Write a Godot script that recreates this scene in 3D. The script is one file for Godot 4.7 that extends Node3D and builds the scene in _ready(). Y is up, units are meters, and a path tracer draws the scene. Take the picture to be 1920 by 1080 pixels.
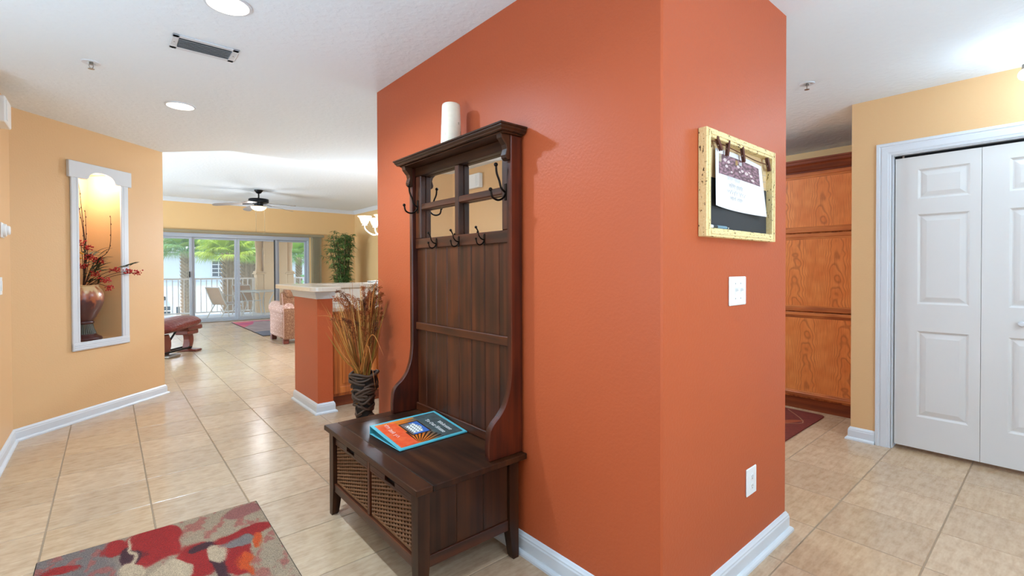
extends Node3D
# A condo entrance hall: terracotta corner wall with a hall tree, niche wall, kitchen and living room beyond.

var M := {}                 # materials
var GR := 1                 # axis along which a piece's grain (texture v) runs
var OFF := Vector2.ZERO     # shift of the grain from piece to piece
var XF := Transform3D.IDENTITY
var used := {}
var rng := RandomNumberGenerator.new()
const CEIL := 2.44
const WX := 1.379           # hall face of the terracotta wall
const WZ := -0.866          # front face of the terracotta wall
const ZF := -13.5           # far wall of the living room
const DAY := Color(0.79, 0.905, 1.0)   # colour of the hall lamps, cool so that the warm walls come out neutral
const CP := Vector3(0, 1.25, 0)

func rnd(a: float, b: float) -> float:
	return rng.randf_range(a, b)

# ---------- naming ----------
func uniq(n: String) -> String:
	if not used.has(n):
		used[n] = 0
		return n
	used[n] += 1
	return "%s_%03d" % [n, used[n]]

func tag(o, label := "", category := "", group := "", kind := ""):
	if label: o.set_meta("label", label)
	if category: o.set_meta("category", category)
	if group: o.set_meta("group", group)
	if kind: o.set_meta("kind", kind)
	return o

func thing(n: String, label: String, category: String, at := Vector3.ZERO, turn := 0.0, group := ""):
	var o := Node3D.new()
	o.name = uniq(n)
	add_child(o)
	o.position = at
	o.rotation.y = turn
	return tag(o, label, category, group)

func obj(n: String, st: SurfaceTool, m: Material, par = null, label := ""):
	return put(n, st.commit(), m, par, label)

func put(n: String, mesh: Mesh, m: Material, par = null, label := ""):
	var o := MeshInstance3D.new()
	o.mesh = mesh
	o.material_override = m
	if par == null:
		o.name = uniq(n)
		add_child(o)
	else:
		var k := 0
		var nm := n
		while par.has_node(nm):
			k += 1
			nm = "%s_%03d" % [n, k]
		o.name = nm
		par.add_child(o, true)
	if label: o.set_meta("label", label)
	return o

func struct(n: String, st: SurfaceTool, m: Material, par = null):
	var o = obj(n, st, m, par)
	if par == null: o.set_meta("kind", "structure")
	return o

# ---------- shapes ----------
func S() -> SurfaceTool:
	var st := SurfaceTool.new()
	st.begin(Mesh.PRIMITIVE_TRIANGLES)
	return st

func uvof(p: Vector3, n: Vector3) -> Vector2:
	var k: int = n.abs().max_axis_index()
	var v := GR
	var u := 3 - k - GR
	if k == GR:
		v = (k + 1) % 3
		u = (k + 2) % 3
	return Vector2(p[u], p[v]) + OFF

func vtx(st, p: Vector3, n: Vector3, uv: Vector2):
	st.set_normal((XF.basis * n).normalized())
	st.set_uv(uv)
	st.add_vertex(XF * p)

func t3o(st, a: Vector3, b: Vector3, c: Vector3, o: Vector3):
	var n := (c - a).cross(b - a)
	if n.dot(o) < 0.0:
		var t := b
		b = c
		c = t
		n = -n
	n = n.normalized()
	vtx(st, a, n, uvof(a, n)); vtx(st, b, n, uvof(b, n)); vtx(st, c, n, uvof(c, n))

func q4o(st, a, b, c, d, o):
	t3o(st, a, b, c, o)
	t3o(st, a, c, d, o)

# smooth triangle with given normals and uvs
func t3s(st, a, b, c, na, nb, nc, ua, ub, uc):
	if (c - a).cross(b - a).dot(na + nb + nc) < 0.0:
		vtx(st, a, na, ua); vtx(st, c, nc, uc); vtx(st, b, nb, ub)
	else:
		vtx(st, a, na, ua); vtx(st, b, nb, ub); vtx(st, c, nc, uc)

func box(st, lo: Vector3, hi: Vector3, bev := 0.0):
	var c := (lo + hi) * 0.5
	var h := (hi - lo).abs() * 0.5
	bev = minf(bev, minf(h.x, minf(h.y, h.z)) * 0.9)
	var pt := func(s: Vector3, k: int) -> Vector3:
		var r := h - Vector3.ONE * bev
		r[k] = h[k]
		return c + s * r
	for k in 3:
		var u := (k + 1) % 3
		var v := (k + 2) % 3
		for s in [-1.0, 1.0]:
			var q := []
			for w in [[-1, -1], [1, -1], [1, 1], [-1, 1]]:
				var g := Vector3.ZERO
				g[k] = s; g[u] = w[0]; g[v] = w[1]
				q.append(pt.call(g, k))
			var o := Vector3.ZERO
			o[k] = s
			q4o(st, q[0], q[1], q[2], q[3], o)
		if bev > 0.0:
			for su in [-1.0, 1.0]:
				for sv in [-1.0, 1.0]:
					var a := Vector3.ZERO
					a[u] = su; a[v] = sv
					var o2 := a
					a[k] = -1.0
					var b := a
					b[k] = 1.0
					q4o(st, pt.call(a, u), pt.call(b, u), pt.call(b, v), pt.call(a, v), o2)
	if bev > 0.0:
		for x in [-1.0, 1.0]:
			for y in [-1.0, 1.0]:
				for z in [-1.0, 1.0]:
					var g := Vector3(x, y, z)
					t3o(st, pt.call(g, 0), pt.call(g, 1), pt.call(g, 2), g)

func boxc(st, c: Vector3, s: Vector3, bev := 0.0):
	box(st, c - s * 0.5, c + s * 0.5, bev)

func m3(ax: int, p: Vector2, d: float) -> Vector3:
	return Vector3(d, p.y, p.x) if ax == 0 else Vector3(p.x, d, p.y) if ax == 1 else Vector3(p.x, p.y, d)

# ax 0: polygon is (z, y) along x; ax 1: (x, z) along y; ax 2: (x, y) along z
func extrude(st, poly: PackedVector2Array, d0: float, d1: float, ax: int, bev := 0.0):
	var idx := Geometry2D.triangulate_polygon(poly)
	var area := 0.0
	var n := poly.size()
	for i in n:
		area += poly[i].cross(poly[(i + 1) % n])
	var sg := signf(area)
	var inner := poly
	if bev > 0.0:
		inner = PackedVector2Array()
		for i in n:
			var e0 := (poly[i] - poly[(i + n - 1) % n]).normalized()
			var e1 := (poly[(i + 1) % n] - poly[i]).normalized()
			var a := Vector2(e0.y, -e0.x) * sg
			var b := Vector2(e1.y, -e1.x) * sg
			var m := (a + b)
			m = m / maxf(0.4, m.length_squared() * 0.5)
			inner.append(poly[i] - m * bev)
	var along := m3(ax, Vector2.ZERO, 1.0)
	for cap in [[d0, -1.0, bev], [d1, 1.0, -bev]]:
		for i in range(0, idx.size(), 3):
			t3o(st, m3(ax, inner[idx[i]], cap[0]), m3(ax, inner[idx[i + 1]], cap[0]), m3(ax, inner[idx[i + 2]], cap[0]), along * cap[1] * signf(d1 - d0))
		if bev > 0.0:
			for i in n:
				var j := (i + 1) % n
				var e := (poly[j] - poly[i]).normalized()
				var o: Vector3 = m3(ax, Vector2(e.y, -e.x) * sg, 0.0) + along * cap[1] * signf(d1 - d0)
				q4o(st, m3(ax, inner[i], cap[0]), m3(ax, inner[j], cap[0]), m3(ax, poly[j], cap[0] + cap[2] * signf(d1 - d0)), m3(ax, poly[i], cap[0] + cap[2] * signf(d1 - d0)), o)
	var b2 := bev * signf(d1 - d0)
	for i in n:
		var j := (i + 1) % n
		var e := (poly[j] - poly[i]).normalized()
		var o := m3(ax, Vector2(e.y, -e.x) * sg, 0.0)
		q4o(st, m3(ax, poly[i], d0 + b2), m3(ax, poly[j], d0 + b2), m3(ax, poly[j], d1 - b2), m3(ax, poly[i], d1 - b2), o)

func lathe(st, prof: PackedVector2Array, n := 24, c := Vector3.ZERO, sharp := 0.7):
	var k := prof.size()
	var segn := []
	for i in k - 1:
		var e := (prof[i + 1] - prof[i])
		segn.append(Vector2(e.y, -e.x).normalized())
	for i in k - 1:
		var n0: Vector2 = segn[i]
		var n1: Vector2 = segn[i]
		if i > 0 and segn[i - 1].dot(segn[i]) > sharp: n0 = (segn[i - 1] + segn[i]).normalized()
		if i < k - 2 and segn[i + 1].dot(segn[i]) > sharp: n1 = (segn[i + 1] + segn[i]).normalized()
		for j in n:
			var a0 := TAU * j / n
			var a1 := TAU * (j + 1) / n
			var d0 := Vector3(cos(a0), 0, sin(a0))
			var d1 := Vector3(cos(a1), 0, sin(a1))
			var p := [c + d0 * prof[i].x + Vector3.UP * prof[i].y, c + d1 * prof[i].x + Vector3.UP * prof[i].y, c + d1 * prof[i + 1].x + Vector3.UP * prof[i + 1].y, c + d0 * prof[i + 1].x + Vector3.UP * prof[i + 1].y]
			var q := [d0 * n0.x + Vector3.UP * n0.y, d1 * n0.x + Vector3.UP * n0.y, d1 * n1.x + Vector3.UP * n1.y, d0 * n1.x + Vector3.UP * n1.y]
			var u := [Vector2(a0 / TAU, prof[i].y), Vector2(a1 / TAU, prof[i].y), Vector2(a1 / TAU, prof[i + 1].y), Vector2(a0 / TAU, prof[i + 1].y)]
			if absf(n0.y) > 0.8:
				for w in 4: u[w] = Vector2(p[w].x - c.x, p[w].z - c.z)
			if prof[i].x > 1e-5: t3s(st, p[0], p[1], p[2], q[0], q[1], q[2], u[0], u[1], u[2])
			if prof[i + 1].x > 1e-5: t3s(st, p[0], p[2], p[3], q[0], q[2], q[3], u[0], u[2], u[3])

func tube(st, pts: Array, rad, n := 8, caps := true):
	var k := pts.size()
	var up := Vector3.UP
	var prev := []
	var x := Vector3.ZERO
	for i in k:
		var t: Vector3 = ((pts[mini(i + 1, k - 1)] as Vector3) - (pts[maxi(i - 1, 0)] as Vector3)).normalized()
		if x == Vector3.ZERO:
			x = t.cross(up if absf(t.y) < 0.9 else Vector3.RIGHT).normalized()
		else:
			x = (x - t * x.dot(t)).normalized()
		var y := t.cross(x)
		var r: float = rad[i] if rad is Array else rad
		var ring := []
		for j in n:
			var a := TAU * j / n
			var d := x * cos(a) + y * sin(a)
			ring.append([pts[i] + d * r, d])
		if i > 0:
			for j in n:
				var j2 := (j + 1) % n
				var u0 := Vector2(float(j) / n, i * 0.1)
				var u1 := Vector2(float(j + 1) / n, i * 0.1 - 0.1)
				t3s(st, prev[j][0], prev[j2][0], ring[j2][0], prev[j][1], prev[j2][1], ring[j2][1], Vector2(u0.x, u1.y), u1, Vector2(u1.x, u0.y))
				t3s(st, prev[j][0], ring[j2][0], ring[j][0], prev[j][1], ring[j2][1], ring[j][1], Vector2(u0.x, u1.y), Vector2(u1.x, u0.y), u0)
		if caps and (i == 0 or i == k - 1):
			var o := -t if i == 0 else t
			for j in range(1, n - 1):
				t3o(st, ring[0][0], ring[j][0], ring[j + 1][0], o)
		prev = ring

func curve(pts: Array, n := 12) -> Array:
	var c := Curve3D.new()
	for i in pts.size():
		var t: Vector3 = (pts[mini(i + 1, pts.size() - 1)] - pts[maxi(i - 1, 0)]) / 6.0
		c.add_point(pts[i], -t, t)
	var out := []
	for i in n + 1:
		var f := float(i) / n * (pts.size() - 1)
		var k := mini(int(f), pts.size() - 2)
		out.append(c.sample(k, f - k))
	return out

func ball(st, c: Vector3, r: Vector3, n := 12, m := 8):
	for i in m:
		for j in n:
			var q := []
			for w in [[i, j], [i, j + 1], [i + 1, j + 1], [i + 1, j]]:
				var th: float = PI * w[0] / m
				var ph: float = TAU * w[1] / n
				q.append(Vector3(sin(th) * cos(ph), cos(th), sin(th) * sin(ph)))
			var nn := []
			var uu := []
			for d in q:
				nn.append((d / r).normalized())
				uu.append(Vector2(atan2(d.z, d.x) / TAU, d.y * 0.5))
			if i > 0: t3s(st, c + q[0] * r, c + q[1] * r, c + q[2] * r, nn[0], nn[1], nn[2], uu[0], uu[1], uu[2])
			if i < m - 1: t3s(st, c + q[0] * r, c + q[2] * r, c + q[3] * r, nn[0], nn[2], nn[3], uu[0], uu[2], uu[3])

# a thin curved blade: points along a curve, width at each, flat side facing `face`
func blade(st, pts: Array, w: Array, face: Vector3):
	for i in pts.size() - 1:
		var t: Vector3 = (pts[i + 1] - pts[i]).normalized()
		var s := t.cross(face).normalized()
		var a: Vector3 = pts[i] - s * w[i]
		var b: Vector3 = pts[i] + s * w[i]
		var c: Vector3 = pts[i + 1] + s * w[i + 1]
		var d: Vector3 = pts[i + 1] - s * w[i + 1]
		if w[i] > 0.0: t3o(st, a, b, c, face)
		if w[i + 1] > 0.0: t3o(st, a, c, d, face)

# a moulding swept along a floor path with mitred corners; profile is (outwards, up)
func molding(st, prof: PackedVector2Array, path: PackedVector2Array, side: float, y0 := 0.0):
	var n := path.size()
	var rings := []
	for i in n:
		var a := (path[i] - path[maxi(i - 1, 0)]).normalized()
		var b := (path[mini(i + 1, n - 1)] - path[i]).normalized()
		if i == 0: a = b
		if i == n - 1: b = a
		var na := Vector2(-a.y, a.x) * side
		var nb := Vector2(-b.y, b.x) * side
		var m := na + nb
		m = m / (m.length_squared() * 0.5)
		var r := []
		for p in prof:
			var xz := path[i] + m * p.x
			r.append(Vector3(xz.x, y0 + p.y, xz.y))
		rings.append(r)
	var k := prof.size()
	for i in n - 1:
		var d := (path[i + 1] - path[i]).normalized()
		var nn := Vector2(-d.y, d.x) * side
		for j in k - 1:
			var e := prof[j + 1] - prof[j]
			var o := Vector3(nn.x * e.y, -e.x, nn.y * e.y)
			if o.length() < 1e-9: continue
			q4o(st, rings[i][j], rings[i][j + 1], rings[i + 1][j + 1], rings[i + 1][j], o)
	for end in [[0, 1], [n - 1, n - 2]]:
		var d2: Vector2 = (path[end[0]] - path[end[1]]).normalized()
		var idx := Geometry2D.triangulate_polygon(prof)
		for i in range(0, idx.size(), 3):
			t3o(st, rings[end[0]][idx[i]], rings[end[0]][idx[i + 1]], rings[end[0]][idx[i + 2]], Vector3(d2.x, 0, d2.y))

func arc(c: Vector2, r: float, a0: float, a1: float, n: int) -> PackedVector2Array:
	var p := PackedVector2Array()
	for i in n + 1:
		var a := deg_to_rad(lerpf(a0, a1, float(i) / n))
		p.append(c + Vector2(cos(a), sin(a)) * r)
	return p

func pv(a: Array) -> PackedVector2Array:
	var p := PackedVector2Array()
	for i in range(0, a.size(), 2):
		p.append(Vector2(a[i], a[i + 1]))
	return p

# a flat sheet with uvs 0..1 (print on paper); origin is the top left corner as read
func sheet(st, o: Vector3, r: Vector3, d: Vector3, nu := 1, nv := 1, bulge = null):
	var nn := d.cross(r).normalized()
	for i in nu:
		for j in nv:
			var q := []
			var u := []
			for w in [[i, j], [i + 1, j], [i + 1, j + 1], [i, j + 1]]:
				var f := Vector2(float(w[0]) / nu, float(w[1]) / nv)
				var p := o + r * f.x + d * f.y
				if bulge != null: p += bulge.call(f)
				q.append(p); u.append(f)
			var fn := nn
			t3s(st, q[0], q[1], q[2], fn, fn, fn, u[0], u[1], u[2])
			t3s(st, q[0], q[2], q[3], fn, fn, fn, u[0], u[2], u[3])

func lettering(t: String, size: float, depth: float, at: Transform3D, m: Material, par, serif := false, italic := false, nm := "lettering"):
	var tm := TextMesh.new()
	var f := SystemFont.new()
	f.font_names = PackedStringArray(["Droid Serif" if serif else "Droid Sans"])
	f.font_italic = italic
	tm.font = f
	tm.text = t
	tm.font_size = 32
	tm.pixel_size = size / 32.0
	tm.depth = depth
	var o = put(nm, tm, m, par)
	o.transform = at
	return o

# ---------- textures ----------
func noise(w: int, h: int, f: float, sd: int, oct := 3, type := FastNoiseLite.TYPE_SIMPLEX_SMOOTH) -> PackedByteArray:
	var fn := FastNoiseLite.new()
	fn.noise_type = type
	fn.seed = sd
	fn.frequency = f
	fn.fractal_octaves = oct
	var im := fn.get_seamless_image(w, h)
	im.convert(Image.FORMAT_L8)
	return im.get_data()

func noise_img(w: int, h: int, W: int, H: int, f: float, sd: int, oct := 3) -> PackedByteArray:
	var im := Image.create_from_data(w, h, false, Image.FORMAT_L8, noise(w, h, f, sd, oct))
	im.resize(W, H, Image.INTERPOLATE_CUBIC)
	return im.get_data()

func tex(im: Image) -> ImageTexture:
	return ImageTexture.create_from_image(im)

func gray(w: int, h: int, d: PackedByteArray) -> ImageTexture:
	return tex(Image.create_from_data(w, h, false, Image.FORMAT_L8, d))

func ramp3(t: float, a: Color, b: Color, c: Color) -> Color:
	return a.lerp(b, t * 2.0) if t < 0.5 else b.lerp(c, t * 2.0 - 1.0)

func paint(w: int, h: int, fn: Callable) -> ImageTexture:
	var d := PackedByteArray()
	d.resize(w * h * 3)
	var i := 0
	for y in h:
		for x in w:
			var c: Color = fn.call(x, y)
			d[i] = clampi(int(c.r * 255.0), 0, 255); d[i + 1] = clampi(int(c.g * 255.0), 0, 255); d[i + 2] = clampi(int(c.b * 255.0), 0, 255)
			i += 3
	return tex(Image.create_from_data(w, h, false, Image.FORMAT_RGB8, d))

func mat(n: String, c: Color, rough := 0.6, metal := 0.0, t: Texture2D = null, sc := Vector2.ONE) -> StandardMaterial3D:
	var m := StandardMaterial3D.new()
	m.albedo_color = c
	m.roughness = rough
	m.metallic = metal
	m.resource_name = n
	if t:
		m.albedo_texture = t
		m.uv1_scale = Vector3(sc.x, sc.y, 1)
	M[n] = m
	return m

func bump(m: StandardMaterial3D, t: Texture2D, cm: float):
	m.heightmap_enabled = true
	m.heightmap_texture = t
	m.heightmap_scale = cm
	return m

func glow(n: String, c: Color, e: float) -> StandardMaterial3D:
	var m := mat(n, c, 0.5)
	m.emission_enabled = true
	m.emission = c
	m.emission_energy_multiplier = e
	return m

func wood_tex(w: int, h: int, a: Color, b: Color, c: Color, sd: int, streak := 0.55) -> ImageTexture:
	var n0 := noise_img(w, 16, w, h, 0.02, sd, 4)
	var n1 := noise_img(w, 32, w, h, 0.16, sd + 1, 2)
	var n2 := noise(w, h, 0.006, sd + 2, 2)
	return paint(w, h, func(x, y):
		var i: int = y * w + x
		var t := n0[i] / 255.0 * streak + n2[i] / 255.0 * (1.0 - streak)
		var f := n1[i] / 255.0
		return ramp3(clampf((t - 0.5) * 1.5 + 0.5, 0, 1), a, b, c).darkened(maxf(0.0, f - 0.6) * 0.55))

func oak_tex(w: int, h: int, sd: int, cols: Array) -> ImageTexture:
	var n1 := noise_img(w, 24, w, h, 0.14, sd, 3)
	var n2 := noise(w, h, 0.008, sd + 2, 2)
	return paint(w, h, func(x, y):
		var i: int = y * w + x
		var u := float(x) / w
		var v := float(y) / h
		var best := 9.0
		for cc in cols:
			var du: float = absf(u - cc)
			best = minf(best, minf(du, 1.0 - du))
		var f := v * 3.0 + best * best * 150.0 + n2[i] / 255.0 * 1.3
		var g := pow(0.5 + 0.5 * sin(f * 6.0), 4.0) * clampf(1.15 - best * 4.0, 0.35, 1.0)
		var fine := n1[i] / 255.0
		return Color(0.83, 0.46, 0.21).lerp(Color(0.89, 0.55, 0.28), n2[i] / 255.0).lerp(Color(0.60, 0.31, 0.14), g * 0.5 + maxf(0.0, fine - 0.52) * 0.9))

func build_materials():
	var fine := gray(512, 512, noise(512, 512, 0.045, 3, 3))
	var knock := noise(512, 512, 0.02, 9, 4)
	for i in knock.size():
		knock[i] = clampi(int((knock[i] - 110) * 2.2 + 60), 40, 220)
	var kn := gray(512, 512, knock)
	for w in [["terracotta", Color(0.715, 0.335, 0.185), 0.45, 0.05], ["ochre", Color(0.845, 0.68, 0.49), 0.5, 0.04], ["living_ochre", Color(0.86, 0.70, 0.485), 0.55, 0.04]]:
		var m := mat(w[0], w[1], w[2])
		m.metallic_specular = 0.4
		m.uv1_scale = Vector3(2.6, 2.6, 1)
		bump(m, fine, w[3])
	var cm := mat("ceiling", Color(0.895, 0.915, 0.925), 0.9)
	cm.uv1_scale = Vector3(1.6, 1.6, 1)
	bump(cm, kn, 0.13)
	mat("trim", Color(0.82, 0.83, 0.84), 0.35)
	mat("door_white", Color(0.835, 0.82, 0.80), 0.4)
	mat("plastic", Color(0.91, 0.91, 0.90), 0.35)
	mat("dark_gap", Color(0.03, 0.03, 0.03), 0.9)
	# floor tiles: cream stone with faint drawn-out veins
	var v0 := noise_img(96, 512, 512, 512, 0.03, 21, 4)
	var v1 := noise(512, 512, 0.012, 22, 3)
	var v2 := noise_img(160, 512, 512, 512, 0.09, 23, 3)
	var tt := paint(512, 512, func(x, y):
		var i: int = y * 512 + x
		var t := v0[i] / 255.0 * 0.45 + v1[i] / 255.0 * 0.3 + v2[i] / 255.0 * 0.25
		return ramp3(clampf((t - 0.5) * 1.6 + 0.5, 0, 1), Color(0.695, 0.575, 0.455), Color(0.755, 0.64, 0.52), Color(0.795, 0.69, 0.57)))
	var tb := gray(512, 512, v2)
	for k in 4:
		var m := mat("tile_%d" % k, [Color(1, 1, 1), Color(0.97, 0.965, 0.96), Color(0.985, 0.975, 0.955), Color(0.955, 0.95, 0.945)][k], 0.2, 0.0, tt, Vector2(1.9, 1.9))
		m.uv1_offset = Vector3(k * 0.31, k * 0.57, 0)
		bump(m, tb, 0.03)
	mat("grout", Color(0.60, 0.51, 0.41), 0.9)
	# dark hall tree wood
	var dw := wood_tex(512, 512, Color(0.125, 0.057, 0.021), Color(0.21, 0.103, 0.041), Color(0.285, 0.15, 0.064), 31)
	var dm := mat("walnut", Color.WHITE, 0.42, 0.0, dw, Vector2(2.0, 0.9))
	dm.clearcoat_enabled = true
	dm.metallic_specular = 0.35
	dm.clearcoat = 0.12
	dm.clearcoat_roughness = 0.4
	var d2 := mat("walnut_light", Color(1.22, 1.06, 0.88), 0.4, 0.0, dw, Vector2(2.0, 0.9))
	d2.uv1_offset = Vector3(0.4, 0.2, 0)
	mat("walnut_red", Color(1.3, 0.95, 0.85), 0.35, 0.0, dw, Vector2(2.0, 0.9))
	# oak
	var ok := mat("oak_panel", Color.WHITE, 0.38, 0.0, oak_tex(512, 512, 41, [0.18, 0.66]), Vector2(1.65, 1.55))
	ok.clearcoat_enabled = true
	ok.clearcoat = 0.2
	var os := wood_tex(512, 512, Color(0.60, 0.31, 0.15), Color(0.74, 0.415, 0.20), Color(0.82, 0.50, 0.27), 47, 0.7)
	mat("oak", Color.WHITE, 0.4, 0.0, os, Vector2(2.2, 0.8))
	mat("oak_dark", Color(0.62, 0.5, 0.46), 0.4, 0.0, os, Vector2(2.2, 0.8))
	var hon := mat("oak_honey", Color(1.0, 0.97, 0.85), 0.4, 0.0, os, Vector2(2.2, 0.8))
	hon.uv1_offset = Vector3(0.3, 0.1, 0)
	mat("laminate", Color(0.82, 0.75, 0.67), 0.16)
	mat("backsplash", Color(0.86, 0.80, 0.73), 0.5)
	mat("bronze", Color(0.12, 0.085, 0.06), 0.38, 0.85)
	mat("black_metal", Color(0.09, 0.09, 0.095), 0.4, 0.6)
	mat("pewter", Color(0.62, 0.60, 0.57), 0.35, 0.9)
	mat("chrome", Color(0.8, 0.8, 0.8), 0.2, 1.0)
	mat("mirror", Color(0.92, 0.92, 0.91), 0.015, 1.0)
	mat("aluminium", Color(0.62, 0.63, 0.65), 0.45, 0.25)
	mat("bar_white", Color(0.90, 0.88, 0.85), 0.5)
	var gl := mat("glass", Color(0.95, 1.0, 0.98, 0.06), 0.0)
	gl.metallic_specular = 0.0
	gl.transparency = BaseMaterial3D.TRANSPARENCY_ALPHA
	var tg := mat("table_glass", Color(0.72, 0.82, 0.80, 0.3), 0.02)
	tg.transparency = BaseMaterial3D.TRANSPARENCY_ALPHA
	# wicker
	var wk := wood_tex(256, 64, Color(0.27, 0.16, 0.085), Color(0.44, 0.28, 0.155), Color(0.58, 0.39, 0.23), 51)
	mat("wicker", Color.WHITE, 0.5, 0.0, wk, Vector2(6, 6))
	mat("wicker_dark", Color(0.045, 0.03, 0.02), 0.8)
	var cw := noise(256, 256, 0.02, 61, 3)
	var cn := mat("wax", Color.WHITE, 0.45, 0.0, paint(256, 256, func(x, y):
		var c := Color(0.90, 0.85, 0.755).lerp(Color(0.93, 0.88, 0.80), cw[y * 256 + x] / 255.0)
		for p in [[60, 76, 5.0, 17.0], [76, 138, 4.0, 10.0], [140, 60, 7.0, 14.0], [170, 150, 5.0, 16.0], [30, 190, 6.0, 12.0], [220, 100, 6.0, 15.0]]:
			if Vector2((x - p[0]) / p[2], (y - p[1]) / p[3]).length() < 1.0: c = Color(0.72, 0.68, 0.56)
		return c), Vector2(1, 5.4))
	cn.subsurf_scatter_enabled = true
	cn.subsurf_scatter_strength = 0.1
	# reeds and their vase
	for k in 6:
		var m := mat("reed_%d" % k, [Color(0.70, 0.40, 0.13), Color(0.79, 0.52, 0.22), Color(0.60, 0.30, 0.09), Color(0.56, 0.46, 0.15), Color(0.84, 0.60, 0.32), Color(0.55, 0.34, 0.12)][k], 0.6)
		m.cull_mode = BaseMaterial3D.CULL_DISABLED
	mat("seed", Color(0.60, 0.30, 0.09), 0.8)
	mat("seed_dark", Color(0.42, 0.22, 0.10), 0.85)
	mat("vine", Color(0.27, 0.18, 0.11), 0.7)
	mat("vine_dark", Color(0.10, 0.07, 0.045), 0.8)
	mat("vine_gold", Color(0.55, 0.36, 0.12), 0.5)
	# distressed frame
	var ds := noise_img(512, 128, 512, 512, 0.05, 71, 4)
	var dn := noise(512, 512, 0.05, 72, 3)
	mat("distressed", Color.WHITE, 0.6, 0.0, paint(512, 512, func(x, y):
		var i: int = y * 512 + x
		var t := ds[i] / 255.0 * 0.6 + dn[i] / 255.0 * 0.4
		if t > 0.745: return Color(0.17, 0.11, 0.06)
		return Color(0.89, 0.77, 0.52).lerp(Color(0.94, 0.85, 0.64), dn[i] / 255.0) if t < 0.69 else Color(0.70, 0.56, 0.32)), Vector2(3.0, 3.0))
	mat("chalkboard", Color(0.20, 0.20, 0.20), 0.75)
	mat("peg", Color(0.36, 0.17, 0.10), 0.7)
	mat("twine", Color(0.40, 0.24, 0.12), 0.9)
	mat("ink", Color(0.16, 0.13, 0.11), 0.8)
	mat("pale_ink", Color(0.62, 0.60, 0.58), 0.8)
	mat("marker_blue", Color(0.42, 0.56, 0.62), 0.4)
	# living room cloth
	var pa := noise(256, 256, 0.035, 81, 3)
	var pb := noise(256, 256, 0.02, 82, 2, FastNoiseLite.TYPE_CELLULAR)
	var pais := paint(256, 256, func(x, y):
		var a := pa[y * 256 + x] / 255.0
		var b := pb[y * 256 + x] / 255.0
		var c := Color(0.62, 0.51, 0.44).lerp(Color(0.53, 0.41, 0.34), smoothstep(0.45, 0.6, a))
		return c.lerp(Color(0.68, 0.58, 0.51), smoothstep(0.62, 0.7, b)).lerp(Color(0.52, 0.36, 0.31), smoothstep(0.68, 0.72, a)))
	mat("paisley_window_lit", Color(1.16, 1.14, 1.18), 0.9, 0.0, pais, Vector2(4.0, 4.0))  # paler pinkish tint stands for window light on the arms
	mat("paisley_gold", Color(0.84, 0.72, 0.6), 0.9, 0.0, pais, Vector2(4.5, 4.5))
	mat("stripe", Color.WHITE, 0.9, 0.0, paint(64, 64, func(_x, y): return Color(0.92, 0.92, 0.93) if (y / 8) % 2 == 0 else Color(0.12, 0.13, 0.18)), Vector2(3, 3))
	var le := mat("leather", Color(0.39, 0.12, 0.10), 0.32)
	le.uv1_scale = Vector3(3, 3, 1)
	bump(le, gray(256, 256, noise(256, 256, 0.03, 91, 4)), 0.5)
	mat("mahogany", Color(0.40, 0.18, 0.13), 0.3)
	mat("blind", Color(0.86, 0.87, 0.78), 0.6)
	M["blind"].backlight_enabled = true
	M["blind"].backlight = Color(0.25, 0.25, 0.2)
	mat("valance", Color(0.54, 0.49, 0.38), 0.6)
	mat("leaf", Color(0.28, 0.40, 0.20), 0.5)
	mat("leaf_pale", Color(0.42, 0.52, 0.28), 0.5)
	mat("cane", Color(0.36, 0.28, 0.14), 0.5)
	mat("pot", Color(0.45, 0.33, 0.22), 0.6)
	mat("twig", Color(0.28, 0.15, 0.08), 0.8)
	mat("berry", Color(0.68, 0.075, 0.05), 0.45)
	mat("berry_yellow", Color(0.86, 0.58, 0.12), 0.5)
	mat("olive", Color(0.19, 0.20, 0.09), 0.55)
	for k in ["leaf", "leaf_pale", "olive", "berry_yellow"]:
		M[k].cull_mode = BaseMaterial3D.CULL_DISABLED
	var g0 := noise_img(256, 48, 256, 256, 0.04, 101, 3)
	var vz := mat("glaze", Color.WHITE, 0.25, 0.0, paint(256, 256, func(x, y):
		var n := g0[y * 256 + x] / 255.0
		var h: float = y / 255.0 - (n - 0.5) * 0.42
		return Color(0.27, 0.055, 0.06).lerp(Color(0.62, 0.31, 0.13), smoothstep(0.40, 0.62, h)).lerp(Color(0.80, 0.66, 0.46), smoothstep(0.66, 0.82, h))), Vector2(1, 3.0))
	vz.uv1_offset = Vector3(0.2, -0.5, 0)
	vz.clearcoat_enabled = true
	mat("glaze_red", Color(0.24, 0.06, 0.055), 0.3)
	mat("ribbed_green", Color(0.30, 0.28, 0.22), 0.5)
	# outdoors
	mat("stucco", Color(0.86, 0.73, 0.56), 0.85)
	mat("house_white", Color(0.86, 0.88, 0.91), 0.85)
	mat("house_glass", Color(0.25, 0.29, 0.33), 0.15)
	mat("roof_tile", Color(0.72, 0.55, 0.48), 0.8)
	mat("deck", Color(0.80, 0.78, 0.74), 0.8)
	mat("soil", Color(0.40, 0.42, 0.30), 0.95)
	mat("bark", Color(0.45, 0.36, 0.28), 0.9)
	mat("bark_pale", Color(0.66, 0.56, 0.45), 0.9)
	mat("frond", Color(0.27, 0.45, 0.13), 0.5)
	mat("frond_yellow", Color(0.55, 0.62, 0.14), 0.5)
	mat("frond_blue", Color(0.22, 0.40, 0.22), 0.5)
	for k in ["frond", "frond_yellow", "frond_blue"]:
		M[k].cull_mode = BaseMaterial3D.CULL_DISABLED
		M[k].backlight_enabled = true
		M[k].backlight = Color(0.5, 0.6, 0.2)
	mat("sling", Color(0.64, 0.50, 0.37), 0.8)
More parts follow.
